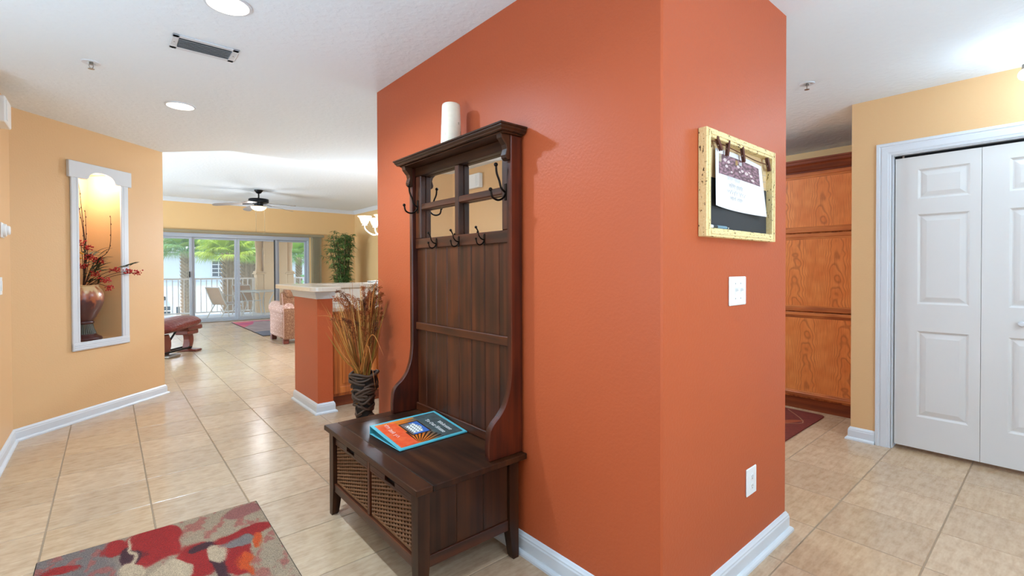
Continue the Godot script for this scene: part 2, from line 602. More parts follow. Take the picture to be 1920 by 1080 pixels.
	mat("patio_frame", Color(0.74, 0.71, 0.66), 0.4)
	# rugs
	var r0 := noise(512, 512, 0.0042, 111, 3)
	var r1 := noise(512, 512, 0.0075, 112, 3)
	var r2 := noise(512, 512, 0.35, 113, 2)
	var r3 := noise(512, 512, 0.02, 114, 3)
	var red := Color(0.62, 0.10, 0.08)
	var dk := Color(0.27, 0.12, 0.14)
	var cr := Color(0.76, 0.65, 0.52)
	var og := Color(0.80, 0.30, 0.07)
	var blobs := [[0.48, 0.11, 0.13, 0.22, red], [0.30, 0.05, 0.07, 0.09, red], [0.62, 0.30, 0.12, 0.16, red], [0.38, 0.14, 0.05, 0.12, dk], [0.40, 0.12, 0.012, 0.18, cr], [0.364, 0.24, 0.06, 0.12, cr], [0.50, 0.34, 0.07, 0.12, cr], [0.68, 0.235, 0.08, 0.035, dk], [0.86, 0.22, 0.13, 0.07, red], [0.80, 0.36, 0.055, 0.20, red], [0.82, 0.27, 0.05, 0.07, Color(0.50, 0.45, 0.42)], [0.89, 0.30, 0.02, 0.09, og], [0.83, 0.43, 0.025, 0.13, og], [0.72, 0.38, 0.035, 0.14, dk], [0.735, 0.30, 0.04, 0.10, cr], [0.10, 0.09, 0.06, 0.05, red], [0.92, 0.06, 0.12, 0.07, Color(0.60, 0.36, 0.32)], [0.3, 0.6, 0.2, 0.15, red], [0.65, 0.72, 0.18, 0.12, dk], [0.6, 0.75, 0.15, 0.1, og], [0.3, 0.85, 0.2, 0.12, cr]]
	mat("rug", Color.WHITE, 0.95, 0.0, paint(512, 512, func(x, y):
		var i: int = y * 512 + x
		var a := r0[i] / 255.0
		var b := r1[i] / 255.0
		var s := r2[i] / 255.0
		var d := r3[i] / 255.0
		var p := Vector2(x / 512.0 + (b - 0.5) * 0.10 + (s - 0.5) * 0.03, y / 512.0 * 1.68 + (a - 0.5) * 0.12 + (s - 0.5) * 0.03)
		var c := Color(0.66, 0.56, 0.45).lerp(Color(0.48, 0.42, 0.39), smoothstep(0.42, 0.24, p.x))
		c = c.lerp(Color(0.66, 0.33, 0.28), smoothstep(0.5, 0.72, d) * 0.7)
		for e in blobs:
			var q := Vector2((p.x - e[0]) / e[2], (p.y - e[1] * 1.68) / e[3]).length()
			c = c.lerp(e[4], smoothstep(1.08, 0.92, q))
		if s > 0.62: c = c.darkened(0.3)
		return c * (0.72 + 0.5 * s)), Vector2.ONE)
	bump(M["rug"], gray(512, 512, r2), 0.6)
	mat("rug_edge", Color(0.14, 0.09, 0.07), 0.95)
	mat("living_rug", Color.WHITE, 0.95, 0.0, paint(256, 256, func(x, y):
		var i: int = (y * 2) * 512 + x * 2
		var a := r0[i] / 255.0
		var b := r1[i] / 255.0
		var c := Color(0.62, 0.56, 0.54).lerp(Color(0.50, 0.44, 0.46), b)
		if x < 52 - y / 2 + int(a * 24) or y < 12 + int(b * 8): c = Color(0.66, 0.25, 0.44).lerp(Color(0.80, 0.45, 0.42), b)
		if y > 205 - int(a * 20) and x < 130: c = Color(0.36, 0.37, 0.42)
		return c), Vector2.ONE)
	mat("mat_base", Color.WHITE, 0.85, 0.0, paint(256, 256, func(x, y):
		var n: float = r3[(y * 2) * 512 + x * 2] / 255.0
		return Color(0.36, 0.09, 0.05).lerp(Color(0.44, 0.14, 0.07), n)), Vector2(2, 2))
	mat("mat_leaf", Color(0.56, 0.25, 0.10), 0.85)
	mat("mat_line", Color(0.58, 0.42, 0.30), 0.85)
	# binder
	mat("binder_blue", Color(0.32, 0.66, 0.70), 0.3)
	mat("paper", Color(0.90, 0.88, 0.85), 0.8)
	mat("lamp_shade", Color(0.95, 0.93, 0.88), 0.4)
	glow("lens", Color(1.0, 0.97, 0.92), 2.2)
	glow("bulb", Color(1.0, 0.93, 0.80), 1.6)
	glow("shade_glow", Color(1.0, 0.90, 0.74), 1.0)
	mat("duct", Color(0.4, 0.4, 0.4), 0.9)
	mat("louvre", Color(0.60, 0.60, 0.60), 0.5)
	var bk := noise(128, 128, 0.03, 131, 2)
	mat("backing", Color.WHITE, 0.7, 0.0, paint(128, 128, func(x, y): return Color(0.80, 0.66, 0.47).lerp(Color(0.87, 0.75, 0.57), bk[y * 128 + x] / 255.0)), Vector2(3, 3))
	mat("fan_blade", Color(0.60, 0.56, 0.53), 0.35)
	glow("fill_glow", Color(0.85, 0.93, 1.0), 1.0)  # glow of the added fill panes

func tile_mesh(s: float) -> ArrayMesh:
	var st := S()
	var h := s * 0.5
	var b := 0.0016
	var c := [Vector3(-1, 0, -1), Vector3(1, 0, -1), Vector3(1, 0, 1), Vector3(-1, 0, 1)]
	GR = 2
	for i in 4:
		var j := (i + 1) % 4
		var o: Vector3 = c[i] + c[j]
		q4o(st, c[i] * (h - b), c[j] * (h - b), c[j] * h - Vector3.UP * b, c[i] * h - Vector3.UP * b, o + Vector3.UP)
		q4o(st, c[i] * h - Vector3.UP * b, c[j] * h - Vector3.UP * b, c[j] * h - Vector3.UP * 0.005, c[i] * h - Vector3.UP * 0.005, o)
	q4o(st, c[0] * (h - b), c[1] * (h - b), c[2] * (h - b), c[3] * (h - b), Vector3.UP)
	GR = 1
	return st.commit()

func crosses(a: Vector2, b: Vector2, c: Vector2, d: Vector2) -> bool:
	return Geometry2D.segment_intersects_segment(a, b, c, d) != null

func build_floor():
	var st := S()
	box(st, Vector3(-5, -0.15, ZF - 0.1), Vector3(5.6, -0.0025, 2.6))
	var fl = struct("floor", st, M["grout"])
	var pitch := 0.401
	var variants := []
	# four tiles cut from different places of the stone
	for k in 4:
		OFF = Vector2(k * 0.37, k * 0.61)
		variants.append(tile_mesh(pitch - 0.0058))
	OFF = Vector2.ZERO
	var all := []
	var cam: Camera3D = get_node("camera")
	var inv := cam.transform.affine_inverse()
	var blocks := [[Vector2(1.379, -0.9), Vector2(2.43, -0.9)], [Vector2(1.4, -0.87), Vector2(1.4, -3.03)], [Vector2(-0.535, -5), Vector2(0.42, -5.95)], [Vector2(-0.535, -4), Vector2(-0.535, -5)], [Vector2(4.11, -1.02), Vector2(4.11, 2)], [Vector2(1.37, -4.3), Vector2(1.37, -4.9)], [Vector2(1.5, -4.8), Vector2(5, -4.8)]]
	for i in range(-12, 15):
		for j in range(-6, 33):
			var p := Vector3(-0.238 + pitch * (i + 0.5), 0, -0.379 - pitch * (j + 0.5))
			if p.z < ZF + 0.1 or p.x > 5.4 or p.x < -4.7: continue
			if p.z > -6.3 and p.x < -1.9 or p.z < -4.2 and p.z > -5.7 and p.x < -0.8: continue
			var v := inv * p
			var seen := v.z < -0.3
			if seen:
				var q := Vector2(v.x, v.y) / -v.z * 887.38 
				seen = q.x > -1010 and q.x < 995 and q.y > -620
				for b in blocks:
					if seen and crosses(Vector2.ZERO, Vector2(p.x, p.z), b[0], b[1]): seen = false
			all.append([(-v.z if seen else 100.0 + v.length()), p, (i * 7 + j * 13 + (i * j) % 5) & 3, (i + j * 3) & 3])
	all.sort_custom(func(a, b): return a[0] < b[0])
	var rest := S()
	for n in all.size():
		var a = all[n]
		if a[0] < 100.0 and n < 300:
			var o = put("tile", variants[a[2]], M["tile_%d" % a[3]], fl)
			o.position = a[1]
		else:
			rest.append_from(variants[a[2]], 0, Transform3D(Basis.IDENTITY, a[1]))
	tag(obj("far_tiles", rest, M["tile_0"], fl), "", "", "", "stuff")

const BASE := [0.0, 0.0, 0.03, 0.0, 0.0295, 0.009, 0.026, 0.015, 0.02, 0.019, 0.0145, 0.02, 0.0145, 0.066, 0.012, 0.072, 0.012, 0.078, 0.008, 0.083, 0.004, 0.09, 0.0, 0.092]

func baseboard(n: String, path: Array, side: float):
	var st := S()
	molding(st, pv(BASE), pv(path), side)
	struct(n, st, M["trim"])

func wallbox(n: String, lo: Vector3, hi: Vector3, m: String):
	var st := S()
	box(st, lo, hi, 0.003)
	return struct(n, st, M[m])

func build_shell():
	# terracotta corner: one L-shaped wall
	var st := S()
	extrude(st, pv([WX + 0.006, WZ, 2.432, WZ, 2.436, WZ - 0.004, 2.436, WZ - 0.12, WX + 0.12, WZ - 0.12, WX + 0.12, -3.034, WX + 0.003, -3.034, WX, -3.03, WX, WZ - 0.006]), -0.02, CEIL + 0.05, 1)
	struct("wall_hall", st, M["terracotta"])
	baseboard("baseboard_hall", [WX + 0.06, -3.034, WX, -3.034, WX, WZ, 2.436, WZ, 2.436, WZ - 0.06], 1.0)
	# closet wall with its opening, and the return beside the pantry
	st = S()
	box(st, Vector3(4.11, 0, -1.02), Vector3(4.23, CEIL + 0.05, -0.785))
	box(st, Vector3(4.11, 2.03, -0.785), Vector3(4.23, CEIL + 0.05, 0.12))
	box(st, Vector3(4.11, 0, 0.12), Vector3(4.23, CEIL + 0.05, 2.6))
	box(st, Vector3(4.23, 0, -1.02), Vector3(5.44, CEIL + 0.05, -0.91))
	struct("wall_closet", st, M["ochre"])
	wallbox("wall_closet_back", Vector3(4.75, 0, -0.91), Vector3(4.85, CEIL, 0.5), "ochre")
	baseboard("baseboard_closet", [4.30, -1.02, 4.11, -1.02, 4.11, -0.874], 1.0)
	wallbox("wall_right", Vector3(5.44, -0.1, ZF - 0.1), Vector3(5.56, 3.0, -0.9), "living_ochre")
	wallbox("wall_entry", Vector3(-2.0, -0.1, 2.3), Vector3(4.3, CEIL + 0.05, 2.42), "ochre")
	# hall, left side
	st = S()
	box(st, Vector3(-0.655, 0, -5.05), Vector3(-0.535, CEIL + 0.05, -4.0))
	box(st, Vector3(-2.0, 0, -4.12), Vector3(-0.655, CEIL + 0.05, -4.0))
	box(st, Vector3(-2.12, 0, -4.12), Vector3(-2.0, CEIL + 0.05, 2.42))
	struct("wall_left", st, M["ochre"])
	# niche wall at 45 degrees, in its own axes: x along the wall, z out of it
	var nx := Transform3D(Basis(Vector3.UP, PI / 4), Vector3(-0.535, 0, -5.0))
	XF = nx
	st = S()
	var L := 1.358
	box(st, Vector3(-0.1, 0, -0.12), Vector3(0.484, CEIL + 0.05, 0))
	box(st, Vector3(0.884, 0, -0.12), Vector3(L, CEIL + 0.05, 0))
	box(st, Vector3(0.484, 0, -0.12), Vector3(0.884, 0.645, 0))
	box(st, Vector3(0.484, 2.11, -0.12), Vector3(0.884, CEIL + 0.05, 0))
	# the niche: sides, back, top and floor
	box(st, Vector3(0.454, 0.60, -0.32), Vector3(0.484, 2.15, -0.12))
	box(st, Vector3(0.884, 0.60, -0.32), Vector3(0.914, 2.15, -0.12))
	box(st, Vector3(0.454, 0.60, -0.35), Vector3(0.914, 2.15, -0.32))
	box(st, Vector3(0.484, 0.60, -0.32), Vector3(0.884, 0.645, -0.12))
	box(st, Vector3(0.484, 2.11, -0.32), Vector3(0.884, 2.15, -0.12))
	struct("wall_niche", st, M["ochre"])
	XF = Transform3D.IDENTITY
	var d := L * 0.70711
	baseboard("baseboard_left", [-2.0, -4.0, -0.535, -4.0, -0.535, -5.0, -0.535 + d, -5.0 - d, -0.535 + d - 0.06, -5.0 - d - 0.06], 1.0)
	# living room
	st = S()
	box(st, Vector3(-4.5, -0.1, -6.05), Vector3(0.36, 3.0, -5.93))
	box(st, Vector3(-4.62, -0.1, ZF - 0.1), Vector3(-4.5, 3.0, -5.93))
	struct("wall_living_left", st, M["living_ochre"])
	st = S()
	box(st, Vector3(-4.62, -0.1, ZF - 0.12), Vector3(0.52, 3.0, ZF))
	box(st, Vector3(4.16, -0.1, ZF - 0.12), Vector3(5.56, 3.0, ZF))
	box(st, Vector3(0.52, 2.13, ZF - 0.12), Vector3(4.16, 3.0, ZF))
	struct("wall_far", st, M["living_ochre"])
	# ceilings: the hall's at 2.44, the living room's raised tray at 2.94, with a cut corner
	st = S()
	extrude(st, pv([-2.12, 2.5, 5.56, 2.5, 5.56, -5.46, 0.915, -5.46, 0.40, -5.975, -0.7, -5.975, -2.12, -5.0]), CEIL, CEIL + 0.12, 1)
	box(st, Vector3(0.915, CEIL + 0.12, -5.46), Vector3(5.56, 3.06, -5.40))
	extrude(st, pv([0.915, -5.46, 0.86, -5.40, 0.30, -5.95, 0.40, -5.975]), CEIL + 0.12, 3.06, 1)
	struct("ceiling", st, M["ceiling"])
	st = S()
	box(st, Vector3(-4.62, 2.94, ZF - 0.1), Vector3(5.56, 3.06, -5.40))
	struct("ceiling_living", st, M["ceiling"])
	st = S()
	molding(st, pv([0, -0.09, 0.01, -0.09, 0.02, -0.07, 0.06, -0.02, 0.075, -0.01, 0.075, 0, 0, 0]), pv([-4.5, -6.05, -4.5, ZF, 5.44, ZF, 5.44, -5.47]), 1.0, 2.94)
	struct("trim_1", st, M["trim"])
	# niche casing: sill board, jambs, header with an arch cut out of it
	XF = nx
	st = S()
	for jb in [[0.427, 0.491], [0.877, 0.949]]:
		box(st, Vector3(jb[0], 0.60, 0), Vector3(jb[1], 2.03, 0.018), 0.004)
	box(st, Vector3(0.427, 0.585, 0), Vector3(0.949, 0.652, 0.02), 0.004)
	for k in 3:
		var f := 0.012 + k * 0.016
		if k == 2:
			box(st, Vector3(0.427 + f, 0.652, 0.018), Vector3(0.427 + f + 0.006, 2.02, 0.0195), 0.001)
			box(st, Vector3(0.949 - f - 0.006, 0.652, 0.018), Vector3(0.949 - f, 2.02, 0.0195), 0.001)
		box(st, Vector3(0.44, 0.595 + k * 0.016, 0.02), Vector3(0.94, 0.601 + k * 0.016, 0.023), 0.002)
	var head := pv([0.402, 2.015, 0.555, 2.015, 0.567, 2.025])
	for i in 13:
		var a := PI - PI * i / 12.0
		head.append(Vector2(0.689 + cos(a) * 0.118, 2.03 + sin(a) * 0.06))
	head.append_array(pv([0.811, 2.025, 0.823, 2.015, 0.975, 2.015, 0.975, 2.15, 0.402, 2.15]))
	extrude(st, head, 0.0, 0.027, 2, 0.003)
	struct("trim_2", st, M["trim"])
	XF = Transform3D.IDENTITY

func door_leaf(par, z0: float, z1: float):
	# a moulded three-panel leaf seen on its -x face, at x = 4.135
	var x := 4.135
	var st := S()
	var y0 := 0.03
	var y1 := 2.003
	var pz := [z0 + 0.121, z0 + 0.376]
	var py := [[0.245, 0.826], [1.008, 1.611], [1.714, 1.914]]
	box(st, Vector3(x, y0, z0 + 0.001), Vector3(x + 0.03, y1, pz[0]))
	box(st, Vector3(x, y0, pz[1]), Vector3(x + 0.03, y1, z1 - 0.001))
	var last := y0
	for p in py + [[y1, y1]]:
		box(st, Vector3(x, last, pz[0]), Vector3(x + 0.03, p[0], pz[1]))
		last = p[1]
	var leaf = obj("leaf", st, M["door_white"], par)
	for p in py:
		st = S()
		var ring := func(i: float, dx: float):
			return [Vector3(x + dx, p[0] + i, pz[0] + i), Vector3(x + dx, p[0] + i, pz[1] - i), Vector3(x + dx, p[1] - i, pz[1] - i), Vector3(x + dx, p[1] - i, pz[0] + i)]
		var rings := [ring.call(0.0, 0.0), ring.call(0.012, 0.010), ring.call(0.018, 0.010), ring.call(0.046, 0.002)]
		for k in 3:
			for i in 4:
				var j := (i + 1) % 4
				q4o(st, rings[k][i], rings[k][j], rings[k + 1][j], rings[k + 1][i], Vector3(-1, 0, 0))
		q4o(st, rings[3][0], rings[3][1], rings[3][2], rings[3][3], Vector3(-1, 0, 0))
		obj("panel", st, M["door_white"], leaf)
	return leaf

func build_closet():
	var d := Node3D.new()
	d.name = uniq("door_1")
	add_child(d)
	d.set_meta("kind", "structure")
	door_leaf(d, -0.772, -0.342)
	var l2 = door_leaf(d, -0.342, 0.093)
	var st := S()
	XF = Transform3D(Basis(Vector3.FORWARD, -PI / 2), Vector3(4.135, 0.915, -0.165))
	lathe(st, pv([0.0, 0.036, 0.012, 0.035, 0.017, 0.028, 0.016, 0.02, 0.008, 0.013, 0.008, 0.004, 0.014, 0.0]), 20)
	XF = Transform3D.IDENTITY
	obj("knob", st, M["trim"], l2)
	st = S()
	box(st, Vector3(4.15, 2.008, -0.78), Vector3(4.19, 2.028, 0.11))
	obj("track", st, M["dark_gap"], d)
	st = S()
	box(st, Vector3(4.142, 2.0, -0.735), Vector3(4.152, 2.028, -0.725))
	obj("pivot", st, M["pewter"], d)
	# casing in stepped profile, three sides
	st = S()
	var cp := [[0.0, 0.0], [0.0, 0.009], [0.010, 0.012], [0.014, 0.012], [0.020, 0.015], [0.052, 0.017], [0.056, 0.014], [0.062, 0.014], [0.066, 0.019], [0.080, 0.019], [0.085, 0.014], [0.085, 0.0]]
	var legs := [PackedVector2Array(), PackedVector2Array(), PackedVector2Array()]
	for q in cp:
		legs[0].append(Vector2(4.11 - q[1], -0.787 - q[0]))
		legs[1].append(Vector2(4.11 - q[1], 0.122 + q[0]))
	extrude(st, legs[0], 0.0, 2.03, 1)
	extrude(st, legs[1], 0.0, 2.03, 1)
	# head casing mitred over the jambs
	for k in cp.size() - 1:
		var a = cp[k]
		var b = cp[k + 1]
		q4o(st, Vector3(4.11 - a[1], 2.03 + a[0], -0.787 - a[0]), Vector3(4.11 - a[1], 2.03 + a[0], 0.122 + a[0]), Vector3(4.11 - b[1], 2.03 + b[0], 0.122 + b[0]), Vector3(4.11 - b[1], 2.03 + b[0], -0.787 - b[0]), Vector3(-(b[0] - a[0]) - 0.001, b[1] - a[1], 0) if absf(b[1] - a[1]) < absf(b[0] - a[0]) else Vector3(0, b[1] - a[1], 0) * (-1.0))
		for e in [[-0.787, -1.0], [0.122, 1.0]]:
			q4o(st, Vector3(4.11 - a[1], 2.03, e[0] + e[1] * a[0]), Vector3(4.11 - a[1], 2.03 + a[0], e[0] + e[1] * a[0]), Vector3(4.11 - b[1], 2.03 + b[0], e[0] + e[1] * b[0]), Vector3(4.11 - b[1], 2.03, e[0] + e[1] * b[0]), Vector3(-1, 0, 0) if absf(b[1] - a[1]) < absf(b[0] - a[0]) else Vector3(0, 0, e[1] * (1.0 if b[1] < a[1] else -1.0)))
	box(st, Vector3(4.11, 0, -0.787), Vector3(4.23, 2.03, -0.777))
	box(st, Vector3(4.11, 0, 0.110), Vector3(4.23, 2.03, 0.122))
	box(st, Vector3(4.11, 2.022, -0.777), Vector3(4.23, 2.032, 0.110))
	struct("trim_3", st, M["trim"])

func make_hall_lights():
	var white := DAY
	var i := 0
	for p in [Vector3(0.418, CEIL, -2.456), Vector3(0.406, CEIL, -4.187), Vector3(0.42, CEIL, -0.72), Vector3(0.42, CEIL, 1.0), Vector3(2.6, CEIL, 0.9)]:  # last three are out of view, placed to light the entry side
		var t = thing("recessed_light", ["round recessed ceiling light cut by the top edge of the picture, nearest the air vent", "round recessed ceiling light in the hall, nearer the niche wall", "round recessed ceiling light over the entry, out of view", "round recessed ceiling light by the front wall, out of view", "round recessed ceiling light by the closet, out of view"][i], "ceiling light", p, 0, "recessed hall lights")
		var st := S()
		lathe(st, pv([0.095, 0.0, 0.094, -0.005, 0.082, -0.007, 0.078, -0.002, 0.074, 0.004]), 32)
		obj("trim_ring", st, M["trim"], t)
		st = S()
		lathe(st, pv([0.0, -0.0075, 0.05, -0.0075, 0.083, -0.0072]), 32)
		obj("lens", st, M["lens"], t)
		lamp_spot("recessed_beam", p + Vector3(0, -0.02, 0), [3.4, 0.5, 0.8, 1.6, 1.4][i], white, 80.0, 0.045)
		i += 1

func hook_shape(st):
	# a double coat hook: plate, long upper prong, short lower prong; local z comes out of the wood
	box(st, Vector3(-0.009, -0.03, 0), Vector3(0.009, 0.034, 0.005), 0.002)
	for e in [-0.03, 0.034]:
		ball(st, Vector3(0, e, 0.002), Vector3(0.01, 0.01, 0.004), 10, 6)
	var up := curve([Vector3(0, 0.0, 0.004), Vector3(0, 0.008, 0.03), Vector3(0, 0.03, 0.048), Vector3(0, 0.052, 0.052), Vector3(0, 0.078, 0.068)], 14)
	tube(st, up, [0.006, 0.006, 0.0055, 0.005, 0.0048, 0.0046, 0.0046, 0.0046, 0.0046, 0.0046, 0.0046, 0.0046, 0.0048, 0.005, 0.005], 8)
	ball(st, Vector3(0, 0.082, 0.071), Vector3.ONE * 0.0095, 12, 8)
	var dn := curve([Vector3(0, -0.004, 0.004), Vector3(0, -0.026, 0.018), Vector3(0, -0.036, 0.04), Vector3(0, -0.026, 0.062), Vector3(0, 0.0, 0.07)], 14)
	tube(st, dn, 0.0046, 8)
	ball(st, Vector3(0, 0.005, 0.0715), Vector3.ONE * 0.0085, 12, 8)

func big_hook_shape(st):
	box(st, Vector3(-0.009, -0.04, 0), Vector3(0.009, 0.045, 0.005), 0.002)
	tube(st, curve([Vector3(0, 0.0, 0.004), Vector3(0, 0.02, 0.03), Vector3(0, 0.055, 0.042), Vector3(0, 0.09, 0.058), Vector3(0, 0.125, 0.062)], 14), 0.0055, 8)
	ball(st, Vector3(0, 0.131, 0.063), Vector3.ONE * 0.0105, 12, 8)
	tube(st, curve([Vector3(0, -0.004, 0.004), Vector3(0, -0.03, 0.02), Vector3(0, -0.042, 0.052), Vector3(0, -0.03, 0.086), Vector3(0, 0.0, 0.095)], 14), 0.0055, 8)
	ball(st, Vector3(0, 0.006, 0.097), Vector3.ONE * 0.0095, 12, 8)

func make_hall_tree():
	# local x along the wall (to the right as one faces it), z out of the wall
	var t = thing("hall_tree", "dark wood hall tree with bench, mirror panes and coat hooks against the terracotta wall", "hall tree", Vector3(WX - 0.004, 0, -2.003), -PI / 2)
	var st
	GR = 0
	# bench top: breadboard border and a middle panel
	st = S(); OFF = Vector2(0.1, 0.3)
	box(st, Vector3(-0.487, 0.425, 0.472), Vector3(0.480, 0.45, 0.541), 0.0025)
	obj("front_board", st, M["walnut"], t)
	GR = 2
	for s in [[-0.487, -0.405]]:
		st = S(); OFF = Vector2(s[0] * 3.0, 0.2)
		box(st, Vector3(s[0], 0.425, 0.004), Vector3(s[1], 0.45, 0.4714), 0.0025)
		obj("end_board", st, M["walnut"], t)
	GR = 0
	st = S(); OFF = Vector2(0.5, 0.7)
	box(st, Vector3(-0.4044, 0.425, 0.004), Vector3(0.480, 0.45, 0.4714), 0.0025)
	obj("seat_panel", st, M["walnut"], t)
	# legs, tapering on the inner sides near the foot
	GR = 1
	for sx in [-1.0, 1.0]:
		for f in [[0.524, 0.474, 1.0], [0.035, 0.085, -1.0]]:
			st = S(); OFF = Vector2(sx * 0.3 + f[0], f[0])
			var x0: float = sx * 0.458
			var x1: float = sx * 0.408
			var q := func(y: float, k: float) -> Array:
				var xi := lerpf(x1, x0, k)
				var zi := lerpf(f[1], f[0], k)
				return [Vector3(x0, y, f[0]), Vector3(xi, y, f[0]), Vector3(xi, y, zi), Vector3(x0, y, zi)]
			var rings := [q.call(0.0, 0.42), q.call(0.012, 0.30), q.call(0.15, 0.0), q.call(0.425, 0.0)]
			var cc := Vector3((x0 + x1) * 0.5, 0, (f[0] + f[1]) * 0.5)
			for k in 3:
				for i in 4:
					var j := (i + 1) % 4
					var o: Vector3 = (rings[k][i] + rings[k][j]) * 0.5 - cc
					o.y = 0
					q4o(st, rings[k][i], rings[k][j], rings[k + 1][j], rings[k + 1][i], o)
			q4o(st, rings[0][0], rings[0][1], rings[0][2], rings[0][3], Vector3.DOWN)
			obj("leg", st, M["walnut"], t)
	GR = 0
	st = S()
	box(st, Vector3(-0.408, 0.125, 0.49), Vector3(0.408, 0.167, 0.518), 0.003)
	obj("front_rail", st, M["walnut_light"], t)
	st = S(); GR = 1
	box(st, Vector3(-0.012, 0.167, 0.46), Vector3(0.010, 0.425, 0.5145), 0.002)
	obj("divider", st, M["walnut_light"], t)
	GR = 0
	st = S()
	box(st, Vector3(-0.43, 0.13, 0.03), Vector3(0.43, 0.1645, 0.489), 0.0)
	obj("bottom_shelf", st, M["walnut"], t)
	st = S()
	box(st, Vector3(-0.41, 0.1645, 0.03), Vector3(0.41, 0.425, 0.045), 0.0)
	obj("back_panel", st, M["walnut"], t)
	for sx in [-1.0, 1.0]:
		GR = 2
		st = S()
		box(st, Vector3(sx * 0.424, 0.128, 0.085), Vector3(sx * 0.449, 0.172, 0.474), 0.002)
		obj("side_rail", st, M["walnut_light"], t)
		GR = 1
		for k in 3:
			st = S(); OFF = Vector2(k * 0.27, sx)
			var z0 := 0.085 + k * 0.1297
			box(st, Vector3(sx * 0.43, 0.172, z0), Vector3(sx * 0.4425, 0.425, z0 + 0.1287), 0.0015)
			obj("side_plank", st, M["walnut"], t)
	# the two side boards with an S-curved arm at the bottom
	var prof := pv([0.004, 0.45, 0.185, 0.45, 0.191, 0.47, 0.192, 0.51])
	for v in curve([Vector3(0.189, 0.545, 0), Vector3(0.183, 0.578, 0), Vector3(0.163, 0.605, 0), Vector3(0.133, 0.630, 0), Vector3(0.105, 0.664, 0), Vector3(0.085, 0.71, 0), Vector3(0.073, 0.76, 0), Vector3(0.0668, 0.82, 0)], 24):
		prof.append(Vector2(v.x, v.y))
	prof.append_array(pv([0.0665, 1.826, 0.004, 1.826]))
	for sx in [-1.0, 1.0]:
		st = S(); OFF = Vector2(0.3 + sx * 0.2, 0.1)
		extrude(st, prof, sx * 0.421 + 0.0, sx * 0.452, 0, 0.004)
		obj("side_board", st, M["walnut_red"], t)
	# beadboard back
	var xs := [-0.421, -0.323, -0.215, -0.1085, 0.001, 0.110, 0.2185, 0.327, 0.421]
	for k in 8:
		st = S(); OFF = Vector2(k * 0.31, k * 0.17)
		box(st, Vector3(xs[k] + 0.0012, 0.46, 0.020), Vector3(xs[k + 1] - 0.0012, 1.39, 0.034), 0.003)
		obj("back_plank", st, M["walnut_light"], t)
	st = S()
	box(st, Vector3(-0.421, 0.45, 0.0045), Vector3(0.421, 1.82, 0.0075))
	box(st, Vector3(-0.421, 0.46, 0.0075), Vector3(0.421, 1.39, 0.0185))
	obj("back_board", st, M["walnut"], t)
	GR = 0
	for r in [[0.45, 0.492, "bottom_rail"], [0.909, 0.951, "middle_rail"], [1.368, 1.424, "hook_rail"]]:
		st = S(); OFF = Vector2(r[0], r[0] * 2.0)
		box(st, Vector3(-0.4205, r[0], 0.0345), Vector3(0.4205, r[1], 0.046), 0.003)
		obj(r[2], st, M["walnut_light"], t)
	# mirror frame and its four panes
	st = S()
	box(st, Vector3(-0.4205, 1.776, 0.012), Vector3(0.4205, 1.826, 0.046), 0.003)
	obj("top_rail", st, M["walnut"], t)
	st = S()
	box(st, Vector3(-0.361, 1.584, 0.012), Vector3(0.361, 1.618, 0.043), 0.005)
	obj("mirror_bar", st, M["walnut_light"], t)
	GR = 1
	for s in [[-0.4205, -0.361], [0.361, 0.4205], [-0.018, 0.018]]:
		st = S(); OFF = Vector2(s[0], 0.3)
		box(st, Vector3(s[0], 1.424, 0.012), Vector3(s[1], 1.776, 0.0455), 0.004)
		obj("mirror_stile", st, M["walnut_light"], t)
	for px in [[-0.361, -0.018], [0.018, 0.361]]:
		for py in [[1.424, 1.584], [1.618, 1.776]]:
			st = S()
			box(st, Vector3(px[0] - 0.004, py[0] - 0.004, 0.0085), Vector3(px[1] + 0.004, py[1] + 0.004, 0.0115))
			obj("mirror_pane", st, M["mirror"], t)
	# corbels under the shelf
	GR = 1
	for sx in [-1.0, 1.0]:
		st = S()
		extrude(st, pv([0.066, 1.718, 0.080, 1.718, 0.090, 1.726, 0.093, 1.738, 0.089, 1.752, 0.085, 1.764, 0.090, 1.782, 0.103, 1.796, 0.114, 1.808, 0.118, 1.826, 0.066, 1.826]), sx * 0.412, sx * 0.447, 0, 0.003)
		obj("corbel", st, M["walnut"], t)
	# cornice with a stepped moulding on three sides, and the shelf above it
	GR = 0
	st = S()
	box(st, Vector3(-0.46, 1.826, 0.004), Vector3(0.46, 1.834, 0.118), 0.002)
	molding(st, pv([0, 0, 0.008, 0, 0.012, 0.003, 0.013, 0.007, 0.019, 0.013, 0.021, 0.018, 0.021, 0.021, 0.026, 0.023, 0.027, 0.029, 0.024, 0.031, 0, 0.031]), pv([-0.461, 0.004, -0.461, 0.124, 0.461, 0.124, 0.461, 0.004]), 1.0, 1.832)
	box(st, Vector3(-0.461, 1.852, 0.004), Vector3(0.461, 1.8625, 0.124))
	obj("cornice", st, M["walnut"], t)
	# hooks: two on the mirror stiles, three on the rail
	GR = 1
	for h in [[-0.391, 1.602], [0.391, 1.588]]:
		st = S()
		big_hook_shape(st)
		var o = obj("coat_hook", st, M["bronze"], t)
		o.position = Vector3(h[0], h[1], 0.0455)
		o.scale = Vector3.ONE * 0.88
	for h in [-0.193, 0.021, 0.233]:
		st = S()
		hook_shape(st)
		var o = obj("coat_hook", st, M["bronze"], t)
		o.position = Vector3(h, 1.388, 0.046)
		o.scale = Vector3.ONE * 0.68
	OFF = Vector2.ZERO
	# two woven baskets with a wooden rail and a hand slot
	var k := 0
